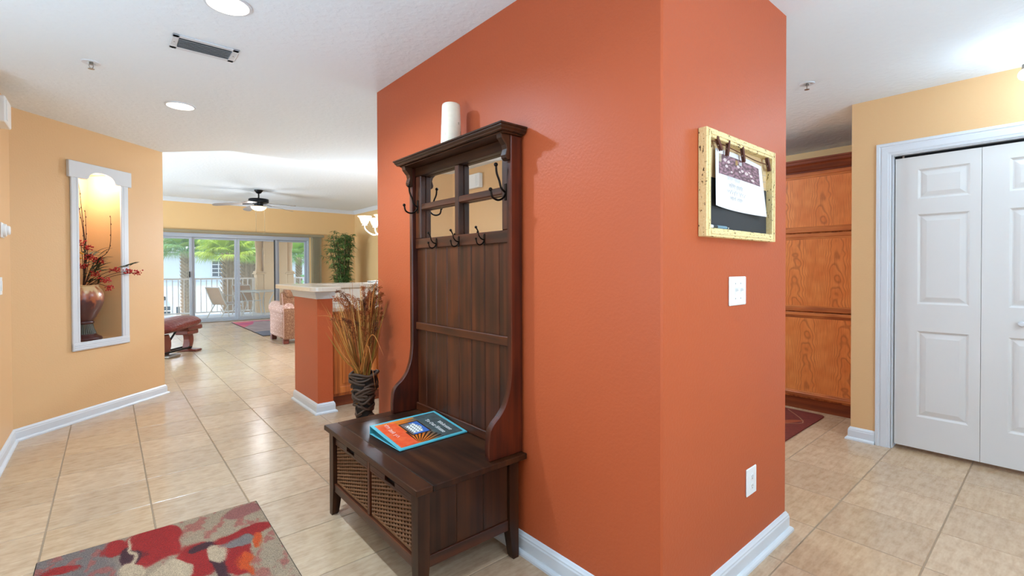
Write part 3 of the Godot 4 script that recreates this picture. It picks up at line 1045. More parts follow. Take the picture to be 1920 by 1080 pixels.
	for bx in [[-0.403, -0.013], [0.011, 0.401]]:
		var b = thing("wicker_basket", ["left wicker basket with hand slot under the hall tree bench, farther from the corner", "right wicker basket with hand slot under the hall tree bench, nearer the corner"][k], "basket", Vector3(WX - 0.004, 0.1685, -2.003), -PI / 2, "baskets under the hall tree bench")
		k += 1
		var x0: float = bx[0] + 0.003
		var x1: float = bx[1] - 0.003
		var cx := (x0 + x1) * 0.5
		GR = 0
		st = S()
		var top := 0.2385
		var lo := 0.196
		# rail built round the slot
		box(st, Vector3(x0, lo, 0.501), Vector3(x1, 0.2075, 0.513), 0.0015)
		box(st, Vector3(x0, 0.2275, 0.501), Vector3(x1, top, 0.513), 0.0015)
		box(st, Vector3(x0, 0.2075, 0.501), Vector3(cx - 0.045, 0.2275, 0.513))
		box(st, Vector3(cx + 0.045, 0.2075, 0.501), Vector3(x1, 0.2275, 0.513))
		obj("rail", st, M["walnut_light"], b)
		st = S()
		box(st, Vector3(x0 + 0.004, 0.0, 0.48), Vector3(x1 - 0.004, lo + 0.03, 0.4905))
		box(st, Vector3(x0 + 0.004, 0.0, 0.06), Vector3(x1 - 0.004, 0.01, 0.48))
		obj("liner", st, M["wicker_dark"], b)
		# weave: vertical stakes and bands passing in front of and behind them
		st = S()
		var ns := 14
		var nb := 22
		var step := (x1 - x0 - 0.012) / ns
		for i in ns + 1:
			var x := x0 + 0.006 + i * step
			tube(st, [Vector3(x, 0.002, 0.4965), Vector3(x, lo, 0.4965)], 0.0026, 6)
		obj("stakes", st, M["wicker"], b)
		st = S()
		for j in nb:
			var y := 0.012 + j * (lo - 0.016) / nb
			var pts := []
			for i in ns * 2 + 1:
				var ph := PI * (i * 0.5 + j)
				pts.append(Vector3(x0 + 0.006 + i * step * 0.5, y + sin(i * 1.7 + j) * 0.0006, 0.4985 + cos(ph) * 0.007))
			tube(st, pts, 0.0051, 6)
		obj("weave", st, M["wicker"], b)
		st = S()
		for y in [0.004, 0.0095]:
			tube(st, [Vector3(x0 + 0.002, y, 0.503), Vector3(x1 - 0.002, y, 0.503)], 0.0042, 8)
		for x in [x0 + 0.003, x1 - 0.003]:
			tube(st, [Vector3(x, 0.004, 0.502), Vector3(x, lo, 0.502)], 0.004, 8)
		obj("rim", st, M["wicker"], b)
		GR = 1

func make_candle():
	var t = thing("pillar_candle", "cream pillar candle with pressed leaf marks on top of the hall tree", "candle", Vector3(1.285, 1.861, -1.98), 0.6)
	var st := S()
	lathe(st, pv([0.0, 0.0, 0.048, 0.0, 0.0515, 0.003, 0.0505, 0.02, 0.0445, 0.19, 0.0425, 0.198, 0.038, 0.2015, 0.03, 0.2, 0.0, 0.197]), 40)
	obj("wax", st, M["wax"], t)
	st = S()
	tube(st, [Vector3(0, 0.195, 0), Vector3(0.001, 0.2, 0), Vector3(0.003, 0.2035, 0.001)], 0.0011, 6)
	obj("wick", st, M["twig"], t)

func script_stroke(st, x: float, y: float, w: float, h: float, sd: int, n: int):
	# a line of handwriting too small to read: one looping pen stroke in the x-y plane
	var r := RandomNumberGenerator.new()
	r.seed = sd
	var pts := []
	for i in n * 4 + 1:
		var f := float(i) / (n * 4)
		pts.append(Vector3(x + f * w + sin(i * 1.571) * h * 0.25, y + cos(i * 1.571) * h * (0.3 + 0.5 * r.randf()), 0))
	for i in pts.size() - 1:
		if r.randf() < 0.9: blade(st, [pts[i], pts[i + 1]], [h * 0.045, h * 0.045], Vector3.BACK)

func make_binder():
	# spine to the far side (local -x), page top towards the wall; local y up, cover sloping down to the open edge
	var t = thing("ring_binder", "turquoise ring binder with a printed welcome cover lying on the bench seat", "binder", Vector3(1.14, 0.45, -2.055), -PI / 2 + 0.02)
	# local x = along the bench (world z), local z = towards the room (world -x)
	var st := S()
	var w := 0.30
	var h := 0.365
	XF = Transform3D(Basis(Vector3.BACK, 0.004), Vector3.ZERO)
	box(st, Vector3(-w / 2, 0.0015, -h / 2), Vector3(w / 2, 0.0045, h / 2), 0.001)
	XF = Transform3D.IDENTITY
	obj("back_cover", st, M["binder_blue"], t)
	st = S()
	box(st, Vector3(-w / 2 - 0.003, 0.0015, -h / 2), Vector3(-w / 2, 0.041, h / 2), 0.001)
	obj("spine", st, M["binder_blue"], t)
	st = S()
	box(st, Vector3(-w / 2 + 0.012, 0.0055, -0.14), Vector3(w / 2 - 0.04, 0.012, 0.14), 0.001)
	obj("pages", st, M["paper"], t)
	for k in 3:
		st = S()
		var c := []
		for i in 9:
			var a := PI * i / 8.0
			c.append(Vector3(-w / 2 + 0.018 - cos(a) * 0.013, 0.006 + sin(a) * 0.022, -0.11 + k * 0.11))
		tube(st, c, 0.0015, 6)
		obj("ring", st, M["chrome"], t)
	var tilt := atan2(0.034, w)
	var fx := Transform3D(Basis(Vector3.BACK, -tilt), Vector3(-w / 2, 0.0385, 0))
	st = S()
	XF = fx
	box(st, Vector3(0, 0, -h / 2), Vector3(w, 0.003, h / 2), 0.001)
	XF = Transform3D.IDENTITY
	var cv = obj("front_cover", st, M["binder_blue"], t)
	# printed insert, drawn in pixels: photograph of a white building, palm fronds, orange foot
	var n0 := noise(256, 256, 0.02, 201, 3)
	var tx := paint(256, 320, func(x, y):
		var n := n0[(y % 256) * 256 + x] / 255.0
		var c := Color(0.26, 0.27, 0.26).lerp(Color(0.30, 0.36, 0.36), n)
		if y > 110 - int(n * 20.0): c = c.lerp(Color(0.80, 0.42, 0.14), clampf((y - 110) / 70.0, 0, 1))
		if y > 225: c = Color(0.86, 0.29, 0.16).lerp(Color(0.90, 0.40, 0.22), n)
		if x < 16 and y > 120: c = c.lerp(Color(0.88, 0.55, 0.22), 0.6)
		# palm fronds at the right
		var p := Vector2(x - 262, y - 232)
		var ang := atan2(p.y, p.x)
		if p.length() < 130 and p.length() > 18 and sin(ang * 34.0) > 0.15 and ang < -1.6: c = c.lerp(Color(0.16, 0.09, 0.05), 0.85)
		# framed photograph
		if x > 44 and x < 178 and y > 120 and y < 222:
			c = Color(0.16, 0.10, 0.08)
			if x > 50 and x < 172 and y > 126 and y < 216:
				c = Color(0.25, 0.40, 0.66)
				var roof := 138 + absi(x - 112) / 3
				if y > roof and x > 62 and x < 158:
					c = Color(0.88, 0.86, 0.82)
					if (x / 8) % 2 == 0 and (y / 9) % 2 == 0: c = Color(0.35, 0.36, 0.36)
				if y > 204 or (x < 76 and y > 172): c = Color(0.42, 0.38, 0.36)
		return c)
	var cm := mat("binder_print", Color.WHITE, 0.25, 0.0, tx)
	st = S()
	XF = fx
	sheet(st, Vector3(0.014, 0.0034, -h / 2 + 0.016), Vector3(w - 0.028, 0, 0), Vector3(0, 0, h - 0.032))
	XF = Transform3D.IDENTITY
	obj("cover_print", st, cm, cv)
	# title: Welcome To Our Home
	var base := fx * Transform3D(Basis(Vector3.RIGHT, -PI / 2), Vector3(0, 0.0038, 0))
	lettering("Welcome", 0.027, 0.0004, base * Transform3D(Basis(Vector3.BACK, 0.0), Vector3(0.185, 0.126, 0)), M["paper"], cv, true, true, "title")
	lettering("To Our Home", 0.027, 0.0004, base * Transform3D(Basis(Vector3.BACK, 0.0), Vector3(0.165, 0.084, 0)), M["paper"], cv, true, true, "title")
	st = S()
	XF = base
	script_stroke(st, 0.03, -0.118, 0.05, 0.016, 5, 4)
	script_stroke(st, 0.09, -0.124, 0.05, 0.016, 6, 5)
	script_stroke(st, 0.15, -0.128, 0.04, 0.016, 7, 3)
	XF = Transform3D.IDENTITY
	obj("handwriting", st, M["paper"], cv)

func make_vase():
	var base := Vector3(1.235, 0, -2.93)
	var t = thing("floor_vase", "tall dark woven-vine floor vase standing beyond the hall tree", "vase", base)
	var rad := func(y: float) -> float:
		# narrow waist, flared collar
		if y < 0.30: return lerpf(0.072, 0.052, smoothstep(0.0, 0.30, y))
		return lerpf(0.052, 0.088, smoothstep(0.30, 0.585, y))
	var st := S()
	var pr := pv([0.0, 0.004, 0.068, 0.004])
	for i in 20:
		var y := 0.02 + i * 0.0295
		pr.append(Vector2((rad as Callable).call(y) - 0.009, y))
	pr.append_array(pv([0.075, 0.585, 0.04, 0.40, 0.0, 0.38]))
	lathe(st, pr, 24)
	obj("liner", st, M["vine_dark"], t)
	# woven vine: loops round the body at random slants
	for k in 64:
		st = S()
		var y0 := 0.008 + (k % 16) * 0.0365
		var a0 := rnd(0, TAU)
		var tw := rnd(1.0, 2.6) * (1.0 if k < 32 else -1.0)
		var rise := rnd(-0.05, 0.06)
		var pts := []
		for i in 15:
			var f := i / 14.0
			var y := clampf(y0 + rise * f + sin(f * 9.0 + k) * 0.013, 0.008, 0.59)
			var a := a0 + tw * f * 1.6
			var r: float = (rad as Callable).call(y) - 0.003 + sin(f * 7.0 + k * 2.0) * 0.004
			pts.append(Vector3(cos(a) * r, y, sin(a) * r))
		tube(st, pts, rnd(0.0055, 0.0105), 7)
		obj("vine", st, M["vine_gold"] if k % 11 == 5 else M["vine"], t)
	st = S()
	var rim := []
	for i in 25:
		var a := TAU * i / 24.0
		rim.append(Vector3(cos(a) * 0.088, 0.588 + sin(a * 3.0) * 0.008, sin(a) * 0.088))
	tube(st, rim, 0.008, 8, false)
	obj("rim", st, M["vine"], t)
	# dried grasses
	var g = thing("dried_reeds", "tall bunch of dried amber reeds and seed heads in the woven floor vase", "dried grasses", base)
	for k in 240:
		st = S()
		var a := rnd(0, TAU)
		var lean := pow(rnd(0, 1), 0.8) * 0.20
		var hgt := rnd(0.92, 1.20) - lean * 0.45 + (0.05 if k % 9 == 0 else 0.0)
		var r0 := rnd(0.0, 0.03)
		var d := Vector3(cos(a), 0, sin(a))
		if k % 3 == 0: d = (d + Vector3(-0.2, 0, 0.9)).normalized()
		# the wall keeps the bunch from leaning into it
		if d.x > 0.3: lean *= 0.35
		var p0 := d * r0 + Vector3(0, 0.42, 0)
		var p1 := d * minf(r0 + lean * 0.16, 0.055) + Vector3(0, 0.59, 0)
		var p2 := d * (0.045 + lean * 0.45) + Vector3(rnd(-0.01, 0.01), 0.42 + (hgt - 0.42) * 0.6, rnd(-0.01, 0.01))
		var p3 := d * (0.05 + lean * (0.85 + rnd(0, 0.25))) + Vector3(0, hgt, 0)
		var c := curve([p0, p1, p2, p3], 9)
		var w := rnd(0.0026, 0.0052)
		var ws := []
		for i in 10: ws.append(w * (1.0 - pow(i / 9.0, 3.0)))
		if k % 2 == 0:
			var rs := []
			for i in 10: rs.append(maxf(0.0006, w * 0.75 * (1.0 - i / 11.0)))
			tube(st, c, rs, 5, false)
		else:
			blade(st, c, ws, Vector3(-0.75, 0, 0.65).rotated(Vector3.UP, rnd(-0.5, 0.5)))
		obj("reed", st, M["reed_%d" % (rng.randi() % 6)], g)
	# seed heads: drooping plumes made of small grains along a stem
	for k in 80:
		st = S()
		var a := rnd(0, TAU)
		var d := Vector3(cos(a), 0, sin(a))
		var out := rnd(0.04, 0.17)
		if k < 20: d = Vector3(rnd(-0.4, 0.05), 0, rnd(0.7, 1.0)).normalized()
		if d.x > 0.3: out = minf(out, 0.07)
		var y1 := rnd(0.92, 1.15) - out * 0.5
		var c := curve([d * 0.02 + Vector3(0, 0.55, 0), d * (out * 0.55) + Vector3(0, y1 - 0.14, 0), d * out + Vector3(0, y1, 0), d * (out + 0.05) + Vector3(0, y1 + 0.03, 0)], 24)
		tube(st, c, 0.0012, 5, false)
		for i in range(10, 25):
			for q in 9:
				var v: Vector3 = ((c[mini(i + 1, 24)] - c[maxi(i - 1, 0)]).normalized() * 1.1 + Vector3(rnd(-1, 1), rnd(-1, 1), rnd(-1, 1)) * 0.7).normalized()
				var p: Vector3 = c[i] + Vector3(rnd(-1, 1), rnd(-1, 1), rnd(-1, 1)) * 0.010
				var e := v * 0.0055
				var s := v.cross(Vector3(0.3, 0.8, 0.5)).normalized() * 0.0017
				var s2 := v.cross(s).normalized() * 0.0017
				for f in [[s, s2], [s2, -s], [-s, -s2], [-s2, s]]:
					t3o(st, p + e, p + f[0], p + f[1], f[0] + f[1] + e)
					t3o(st, p - e, p + f[0], p + f[1], f[0] + f[1] - e)
		obj("seed_head", st, M["seed_dark"] if k % 3 == 1 else M["seed"], g)
	# a few long stray leaves that arch away from the bunch
	for q in [[Vector3(-0.05, 0.62, 0.06), Vector3(-0.05, 0.80, 0.16), Vector3(-0.04, 0.86, 0.24), Vector3(-0.03, 0.74, 0.36)], [Vector3(-0.04, 0.6, 0.05), Vector3(-0.05, 0.72, 0.14), Vector3(-0.05, 0.78, 0.19), Vector3(-0.05, 0.52, 0.29)], [Vector3(-0.06, 0.7, -0.03), Vector3(-0.14, 0.90, -0.07), Vector3(-0.18, 0.955, -0.10), Vector3(-0.26, 0.96, -0.16)], [Vector3(0.0, 0.6, 0.05), Vector3(-0.02, 1.05, 0.17), Vector3(-0.02, 1.19, 0.25), Vector3(-0.02, 1.17, 0.34)]]:
		st = S()
		var c := curve(q, 14)
		var ws := []
		for i in 15: ws.append(0.0032 * (1.0 - pow(i / 14.0, 2.0)))
		blade(st, c, ws, Vector3(-0.7, 0.1, 0.7))
		obj("stray_leaf", st, M["reed_0"], g)

func make_chalk_frame():
	# on the front face of the terracotta corner; local x to the right, y up, z out of the wall
	var t = thing("chalkboard_frame", "distressed cream picture frame with a small chalkboard on the terracotta wall", "picture frame", Vector3(1.915, 1.366, WZ))
	var w := 0.305
	var h := 0.39
	var fd := 0.034
	var st
	var fr := 0.032
	GR = 0
	for s in [[0.0, fr], [h - fr, h]]:
		st = S(); OFF = Vector2(0.2, s[0] * 5.0)
		box(st, Vector3(-w + fr, s[0], 0.001), Vector3(w - fr, s[1], fd), 0.002)
		box(st, Vector3(-w + fr, s[0] + 0.010, fd), Vector3(w - fr, s[0] + 0.020, fd + 0.003), 0.001)
		obj("frame_rail", st, M["distressed"], t)
	GR = 1
	for s in [-1.0, 1.0]:
		st = S(); OFF = Vector2(s * 0.37, 0.1)
		box(st, Vector3(s * w, 0, 0.001), Vector3(s * (w - fr), h, fd), 0.002)
		box(st, Vector3(s * w - s * 0.010, 0.004, fd), Vector3(s * w - s * 0.020, h - 0.004, fd + 0.003), 0.001)
		obj("frame_stile", st, M["distressed"], t)
	OFF = Vector2.ZERO
	st = S()
	for y in [0.335, 0.03]:
		XF = Transform3D(Basis(Vector3.BACK, -PI / 2), Vector3(-w - 0.0005, y, 0.02))
		lathe(st, pv([0.0, 0.001, 0.004, 0.001, 0.0055, 0.0005, 0.0055, 0]), 12)
	XF = Transform3D.IDENTITY
	obj("nail_hole", st, M["ink"], t)
	st = S()
	box(st, Vector3(-w + fr, 0.225, 0.002), Vector3(w - fr, h - fr, 0.006))
	obj("printed_board", st, M["backing"], t)
	st = S()
	box(st, Vector3(-w + fr, fr, 0.002), Vector3(w - fr, 0.224, 0.0075))
	obj("chalkboard", st, M["chalkboard"], t)
	# printed words half hidden behind the note, and rule lines
	st = S()
	for k in 3:
		box(st, Vector3(0.17, 0.232 + k * 0.028, 0.006), Vector3(0.268, 0.2335 + k * 0.028, 0.0065))
		script_stroke(st, 0.19, 0.247 + k * 0.028, 0.06, 0.02, 300 + k, 3)
	XF = Transform3D(Basis.IDENTITY, Vector3(0, 0, 0.0065))
	for k in 3: script_stroke(st, 0.185, 0.246 + k * 0.028, 0.06, 0.02, 310 + k, 3)
	XF = Transform3D.IDENTITY
	obj("print_marks", st, M["pale_ink"], t)
	st = S()
	tube(st, curve([Vector3(-w + fr + 0.002, 0.350, 0.024), Vector3(-0.16, 0.348, 0.026), Vector3(0.0, 0.338, 0.026), Vector3(0.13, 0.330, 0.026), Vector3(w - fr - 0.002, 0.333, 0.024)], 24), 0.0022, 6)
	for x in [-w + fr, w - fr]:
		for i in 4:
			ball(st, Vector3(x + signf(-x) * (0.004 + i * 0.004), 0.333 - (0.018 if x > 0 else 0.0) + rnd(-0.006, 0.006), 0.024), Vector3.ONE * 0.005, 8, 6)
	obj("twine", st, M["twine"], t)
	# the note: a printed sheet hung from the twine, curling at its sides
	var n0 := noise(256, 256, 0.05, 401, 3)
	var spots := [[54, 52, 11], [74, 58, 10], [63, 84, 10], [128, 66, 10], [150, 82, 9], [172, 88, 11], [136, 92, 6], [196, 92, 9], [204, 116, 10], [92, 108, 7], [186, 76, 6]]
	var tx := paint(256, 320, func(x, y):
		var c := Color(0.89, 0.87, 0.86)
		if x > 18 and x < 240 and y > 24 and y < 136:
			var n := n0[(y % 256) * 256 + x] / 255.0
			c = Color(0.42, 0.32, 0.33).lerp(Color(0.62, 0.47, 0.50), smoothstep(0.35, 0.7, n))
			if x < 34 and y < 70: c = c.lerp(Color(0.75, 0.70, 0.55), 0.7)
			if x > 112 and x < 126 and y > 34 and y < 62: c = Color(0.66, 0.52, 0.32)
			if x > 132 and x < 148 and y > 36 and y < 56: c = Color(0.76, 0.74, 0.74)
			for s in spots:
				var d := Vector2(x - s[0], y - s[1]).length()
				if d < s[2] * 0.75: c = Color(0.88, 0.80, 0.78) if d > s[2] * 0.3 else Color(0.72, 0.62, 0.58)
		return c)
	var note = thing("paper_note", "white printed note with a photograph, pegged to the twine in the distressed frame", "note", Vector3(1.915 - 0.012, 1.366 + 0.127, WZ + 0.021))
	st = S()
	var bul := func(f: Vector2) -> Vector3:
		return Vector3((0.04 * f.y * (1.0 if f.x > 0.5 else -1.0) * absf(f.x - 0.5) * 0.9), -0.012 * pow(absf(f.x - 0.5) * 2.0, 2.0) * (1.0 - f.y), -0.012 + 0.020 * pow(absf(f.x - 0.45) * 2.0, 2.0) * (0.3 + 0.7 * f.y))
	sheet(st, Vector3(-0.198, 0.216, 0.004), Vector3(0.396, -0.014, 0), Vector3(0, -0.226, 0), 12, 10, bul)
	obj("sheet", st, mat("note_print", Color.WHITE, 0.8, 0.0, tx), note)
	st = S()
	XF = Transform3D(Basis(Vector3.BACK, -0.03), Vector3(0, 0, -0.0055))
	for q in [[-0.10, 0.105, 0.11, 1], [-0.085, 0.078, 0.12, 2], [-0.10, 0.052, 0.20, 3], [-0.075, 0.030, 0.11, 4]]:
		script_stroke(st, q[0], q[1], q[2] * 0.45, 0.013, 500 + q[3], 5)
		script_stroke(st, q[0] + q[2] * 0.52, q[1] - 0.001, q[2] * 0.45, 0.013, 520 + q[3], 5)
	XF = Transform3D.IDENTITY
	obj("handwriting", st, M["pale_ink"], note)
	# wooden pegs
	var k := 0
	for p in [[-0.222, 0.358, 0.75, 0.05], [-0.135, 0.357, -0.18, 0.058], [-0.015, 0.352, 0.32, 0.058], [0.225, 0.346, 0.5, 0.05]]:
		var c = thing("clothespin", ["brown wooden clothespin at the left end of the twine in the cream frame", "brown wooden clothespin gripping the note near its left side", "brown wooden clothespin gripping the note right of its middle", "brown wooden clothespin hanging loose at the right end of the twine"][k], "clothespin", Vector3(1.915 + p[0], 1.366 + p[1], WZ + 0.030), 0, "clothespins in the chalkboard frame")
		c.rotation.z = p[2]
		k += 1
		for s in [-1.0, 1.0]:
			st = S()
			extrude(st, pv([-0.0045, -0.048, 0.0045, -0.048, 0.006, -0.03, 0.006, 0.0, 0.005, 0.012, -0.005, 0.012, -0.006, 0.0, -0.006, -0.03]), s * 0.0012, s * 0.0065, 2, 0.001)
			obj("jaw", st, M["peg"], c)
		st = S()
		tube(st, [Vector3(-0.007, -0.022, 0), Vector3(0.007, -0.022, 0)], 0.0025, 8)
		obj("spring", st, M["pewter"], c)
	# marker lying on the lower rail
	var mk = thing("marker_pen", "blue and white marker pen lying on the bottom rail of the chalkboard frame", "marker", Vector3(1.915 - 0.262, 1.366 + fr + 0.0072, WZ + 0.018))
	for q in [[0.0, 0.028, 0.0068, "paper", "cap"], [0.028, 0.062, 0.0062, "chalkboard", "collar"], [0.062, 0.135, 0.0068, "marker_blue", "barrel"], [0.135, 0.146, 0.005, "chalkboard", "nib_holder"], [0.146, 0.156, 0.0032, "paper", "nib"]]:
		st = S()
		tube(st, [Vector3(q[0], 0, 0), Vector3(q[0] + 0.001, 0, 0), Vector3(q[1] - 0.001, 0, 0), Vector3(q[1], 0, 0)], [q[2] * 0.8, q[2], q[2], q[2] * 0.8], 12)
		obj(q[4], st, M[q[3]], mk)

func make_plates():
	var t = thing("light_switch", "white double light switch plate on the terracotta wall below the frame", "light switch", Vector3(1.92, 1.16, WZ))
	var st := S()
	box(st, Vector3(-0.073, -0.058, 0), Vector3(0.073, 0.058, 0.0065), 0.003)
	obj("plate", st, M["plastic"], t)
	for x in [-0.023, 0.023]:
		st = S()
		box(st, Vector3(x - 0.0055, -0.0125, 0.006), Vector3(x + 0.0055, 0.0125, 0.0078), 0.0005)
		XF = Transform3D(Basis(Vector3.RIGHT, -0.5), Vector3(x, 0.002, 0.007))
		box(st, Vector3(-0.004, -0.005, 0), Vector3(0.004, 0.005, 0.013), 0.001)
		XF = Transform3D.IDENTITY
		obj("toggle", st, M["plastic"], t)
		for y in [-0.03, 0.03]:
			st = S()
			XF = Transform3D(Basis(Vector3.RIGHT, PI / 2), Vector3(x, y, 0.0064))
			lathe(st, pv([0.0, 0.001, 0.0025, 0.0008, 0.0032, 0]), 12)
			XF = Transform3D.IDENTITY
			obj("screw", st, M["pewter"], t)
	t = thing("wall_outlet", "white electrical outlet low on the terracotta wall near its right edge", "outlet", Vector3(2.052, 0.352, WZ))
	st = S()
	box(st, Vector3(-0.047, -0.058, 0), Vector3(0.047, 0.058, 0.0065), 0.003)
	obj("plate", st, M["plastic"], t)
	for y in [-0.02, 0.02]:
		st = S()
		XF = Transform3D(Basis(Vector3.RIGHT, PI / 2), Vector3(0, y, 0.006))
		lathe(st, pv([0.0, 0.0022, 0.0155, 0.0022, 0.0165, 0.0015, 0.0165, 0]), 20)
		XF = Transform3D.IDENTITY
		var r = obj("receptacle", st, M["plastic"], t)
		st = S()
		for x in [-0.006, 0.006]:
			boxc(st, Vector3(x, y + 0.002, 0.0082), Vector3(0.0018, 0.008, 0.0008))
		boxc(st, Vector3(0, y - 0.008, 0.0082), Vector3(0.004, 0.004, 0.0008))
		obj("slots", st, M["ink"], r)
	# left wall: chime, thermostat, switch (x faces +x)
	t = thing("door_chime", "white louvred door chime box high on the left wall by the ceiling", "door chime", Vector3(-0.535, 2.19, -4.49), PI / 2)
	st = S()
	box(st, Vector3(-0.12, 0, 0), Vector3(0.12, 0.165, 0.055), 0.006)
	obj("case", st, M["plastic"], t)
	for k in 3:
		st = S()
		box(st, Vector3(-0.095 + k * 0.02, 0.02, 0.055), Vector3(-0.083 + k * 0.02, 0.145, 0.058), 0.001)
		obj("slat", st, M["plastic"], t)
	t = thing("thermostat", "round white thermostat on the left wall at the edge of the picture", "thermostat", Vector3(-0.535, 1.52, -4.63), PI / 2)
	st = S()
	box(st, Vector3(-0.05, -0.05, 0), Vector3(0.05, 0.05, 0.008), 0.003)
	obj("base_plate", st, M["plastic"], t)
	st = S()
	XF = Transform3D(Basis(Vector3.RIGHT, PI / 2), Vector3(0, 0, 0.007))
	lathe(st, pv([0.0, 0.034, 0.026, 0.034, 0.03, 0.03, 0.031, 0.02, 0.042, 0.016, 0.044, 0.0]), 28)
	XF = Transform3D.IDENTITY
	obj("dial", st, M["plastic"], t)
	t = thing("light_switch", "white light switch plate on the left wall below the thermostat", "light switch", Vector3(-0.535, 1.15, -4.545), PI / 2)
	st = S()
	box(st, Vector3(-0.036, -0.058, 0), Vector3(0.036, 0.058, 0.0065), 0.003)
	obj("plate", st, M["plastic"], t)
	st = S()
	box(st, Vector3(-0.016, -0.033, 0.0065), Vector3(0.016, 0.033, 0.0095), 0.002)
	obj("rocker", st, M["plastic"], t)

func make_ceiling_fittings():
	# supply air vent
	var t = thing("air_vent", "white rectangular air vent with dark louvres in the hall ceiling", "air vent", Vector3(0.403, CEIL, -3.02))
	var st := S()
	var a := 0.148
	var b := 0.094
	for s in [-1.0, 1.0]:
		box(st, Vector3(-a, -0.007, s * b), Vector3(a, 0.0, s * (b - 0.03)), 0.003)
		box(st, Vector3(s * a, -0.007, -b), Vector3(s * (a - 0.032), 0.0, b), 0.003)
	obj("frame", st, M["trim"], t)
	st = S()
	box(st, Vector3(-0.118, -0.0005, -0.066), Vector3(0.118, 0.0, 0.066))
	obj("duct", st, M["duct"], t)
	for k in 6:
		st = S()
		XF = Transform3D(Basis(Vector3.RIGHT, 0.75), Vector3(0, -0.006, -0.052 + k * 0.0205))
		box(st, Vector3(-0.117, -0.001, -0.0095), Vector3(0.117, 0.0007, 0.0095))
		XF = Transform3D.IDENTITY
		obj("louvre", st, M["louvre"], t)
	for s in [-1.0, 1.0]:
		st = S()
		ball(st, Vector3(s * 0.133, -0.0072, 0.0), Vector3(0.004, 0.0015, 0.004), 10, 6)
		obj("screw", st, M["pewter"], t)
	# sprinklers
	for q in [[Vector3(-0.062, CEIL, -3.645), "small chrome fire sprinkler in the ceiling at the upper left, before the niche wall"], [Vector3(3.42, CEIL, -1.094), "small chrome fire sprinkler in the ceiling right of the terracotta wall"]]:
		t = thing("sprinkler", q[1], "sprinkler", q[0], 0.4)
		st = S()
		lathe(st, pv([0.044, 0.0, 0.043, -0.004, 0.036, -0.007, 0.022, -0.004, 0.018, 0.0]), 28)
		obj("escutcheon", st, M["trim"], t)
		st = S()
		lathe(st, pv([0.0, 0.0, 0.0095, 0.0, 0.0095, -0.012, 0.006, -0.014, 0.0, -0.014]), 14)
		for s in [-1.0, 1.0]:
			tube(st, curve([Vector3(s * 0.007, -0.010, 0), Vector3(s * 0.010, -0.020, 0), Vector3(s * 0.007, -0.030, 0), Vector3(0, -0.036, 0)], 6), 0.0016, 6)
		obj("head", st, M["pewter"], t)
		st = S()
		lathe(st, pv([0.0, -0.036, 0.015, -0.037, 0.015, -0.0385, 0.0, -0.039]), 16)
		obj("deflector", st, M["pewter"], t)
	# entrance ceiling light with three globe bulbs, mostly beyond the right edge
	t = thing("entry_light", "ceiling light with glowing globe bulbs at the right edge, by the closet", "ceiling light", Vector3(3.78, CEIL, 0.05))
	st = S()
	lathe(st, pv([0.0, 0.0, 0.075, 0.0, 0.07, -0.02, 0.03, -0.03, 0.0, -0.03]), 24)
	obj("canopy", st, M["pewter"], t)
	for k in 3:
		var an := deg_to_rad(242.0 + k * 120.0)
		var d := Vector3(cos(an), 0, sin(an)) * 0.215
		st = S()
		tube(st, curve([Vector3(0, -0.025, 0), d * 0.4 + Vector3(0, -0.07, 0), d * 0.9 + Vector3(0, -0.085, 0), d + Vector3(0, -0.12, 0)], 10), 0.006, 8)
		lathe(st, pv([0.0, -0.115, 0.016, -0.115, 0.018, -0.14, 0.0, -0.14]), 14, d)
		obj("arm", st, M["pewter"], t)
		st = S()
		ball(st, d + Vector3(0, -0.168, 0), Vector3.ONE * 0.033, 18, 12)
		obj("globe_bulb", st, M["bulb"], t)
		lamp_omni("entry_bulb_light", t.position + d + Vector3(0, -0.168, 0), 0.10, DAY, 0.03)

func fill_window(n: String, at: Vector3, turn: float, w: float, h: float, e: float, up := 0.0):
	# added fill light built as a window: frame, glowing pane, area lamp
	var o := Node3D.new()
	o.name = uniq(n)
	add_child(o)
	o.set_meta("kind", "structure")
	o.position = at
	o.rotation.y = turn
	var st := S()
	for s in [-1.0, 1.0]:
		box(st, Vector3(s * w * 0.5, 0, -0.04), Vector3(s * (w * 0.5 + 0.07), h, 0.02), 0.004)
		box(st, Vector3(-w * 0.5 - 0.07, h * (s + 1.0) * 0.5 - 0.035, -0.04), Vector3(w * 0.5 + 0.07, h * (s + 1.0) * 0.5 + 0.035, 0.02), 0.004)
	obj("frame", st, M["trim"], o)
	st = S()
	box(st, Vector3(-w * 0.5, 0, -0.02), Vector3(w * 0.5, h, -0.01))
	obj("glowing_fill_pane", st, M["fill_glow"], o)
	var l := AreaLight3D.new()
	l.name = uniq("fill_area_light")
	l.area_size = Vector2(w, h - 0.1)
	l.light_energy = e
	l.light_color = DAY
	l.area_range = 30.0
	l.area_attenuation = 2.0
	l.shadow_enabled = true
	add_child(l)
	l.position = at + Vector3(sin(turn) * 0.03, h * 0.5, cos(turn) * 0.03)
	l.rotation = Vector3(up, turn + PI, 0)   # fill light tilted up towards the ceiling

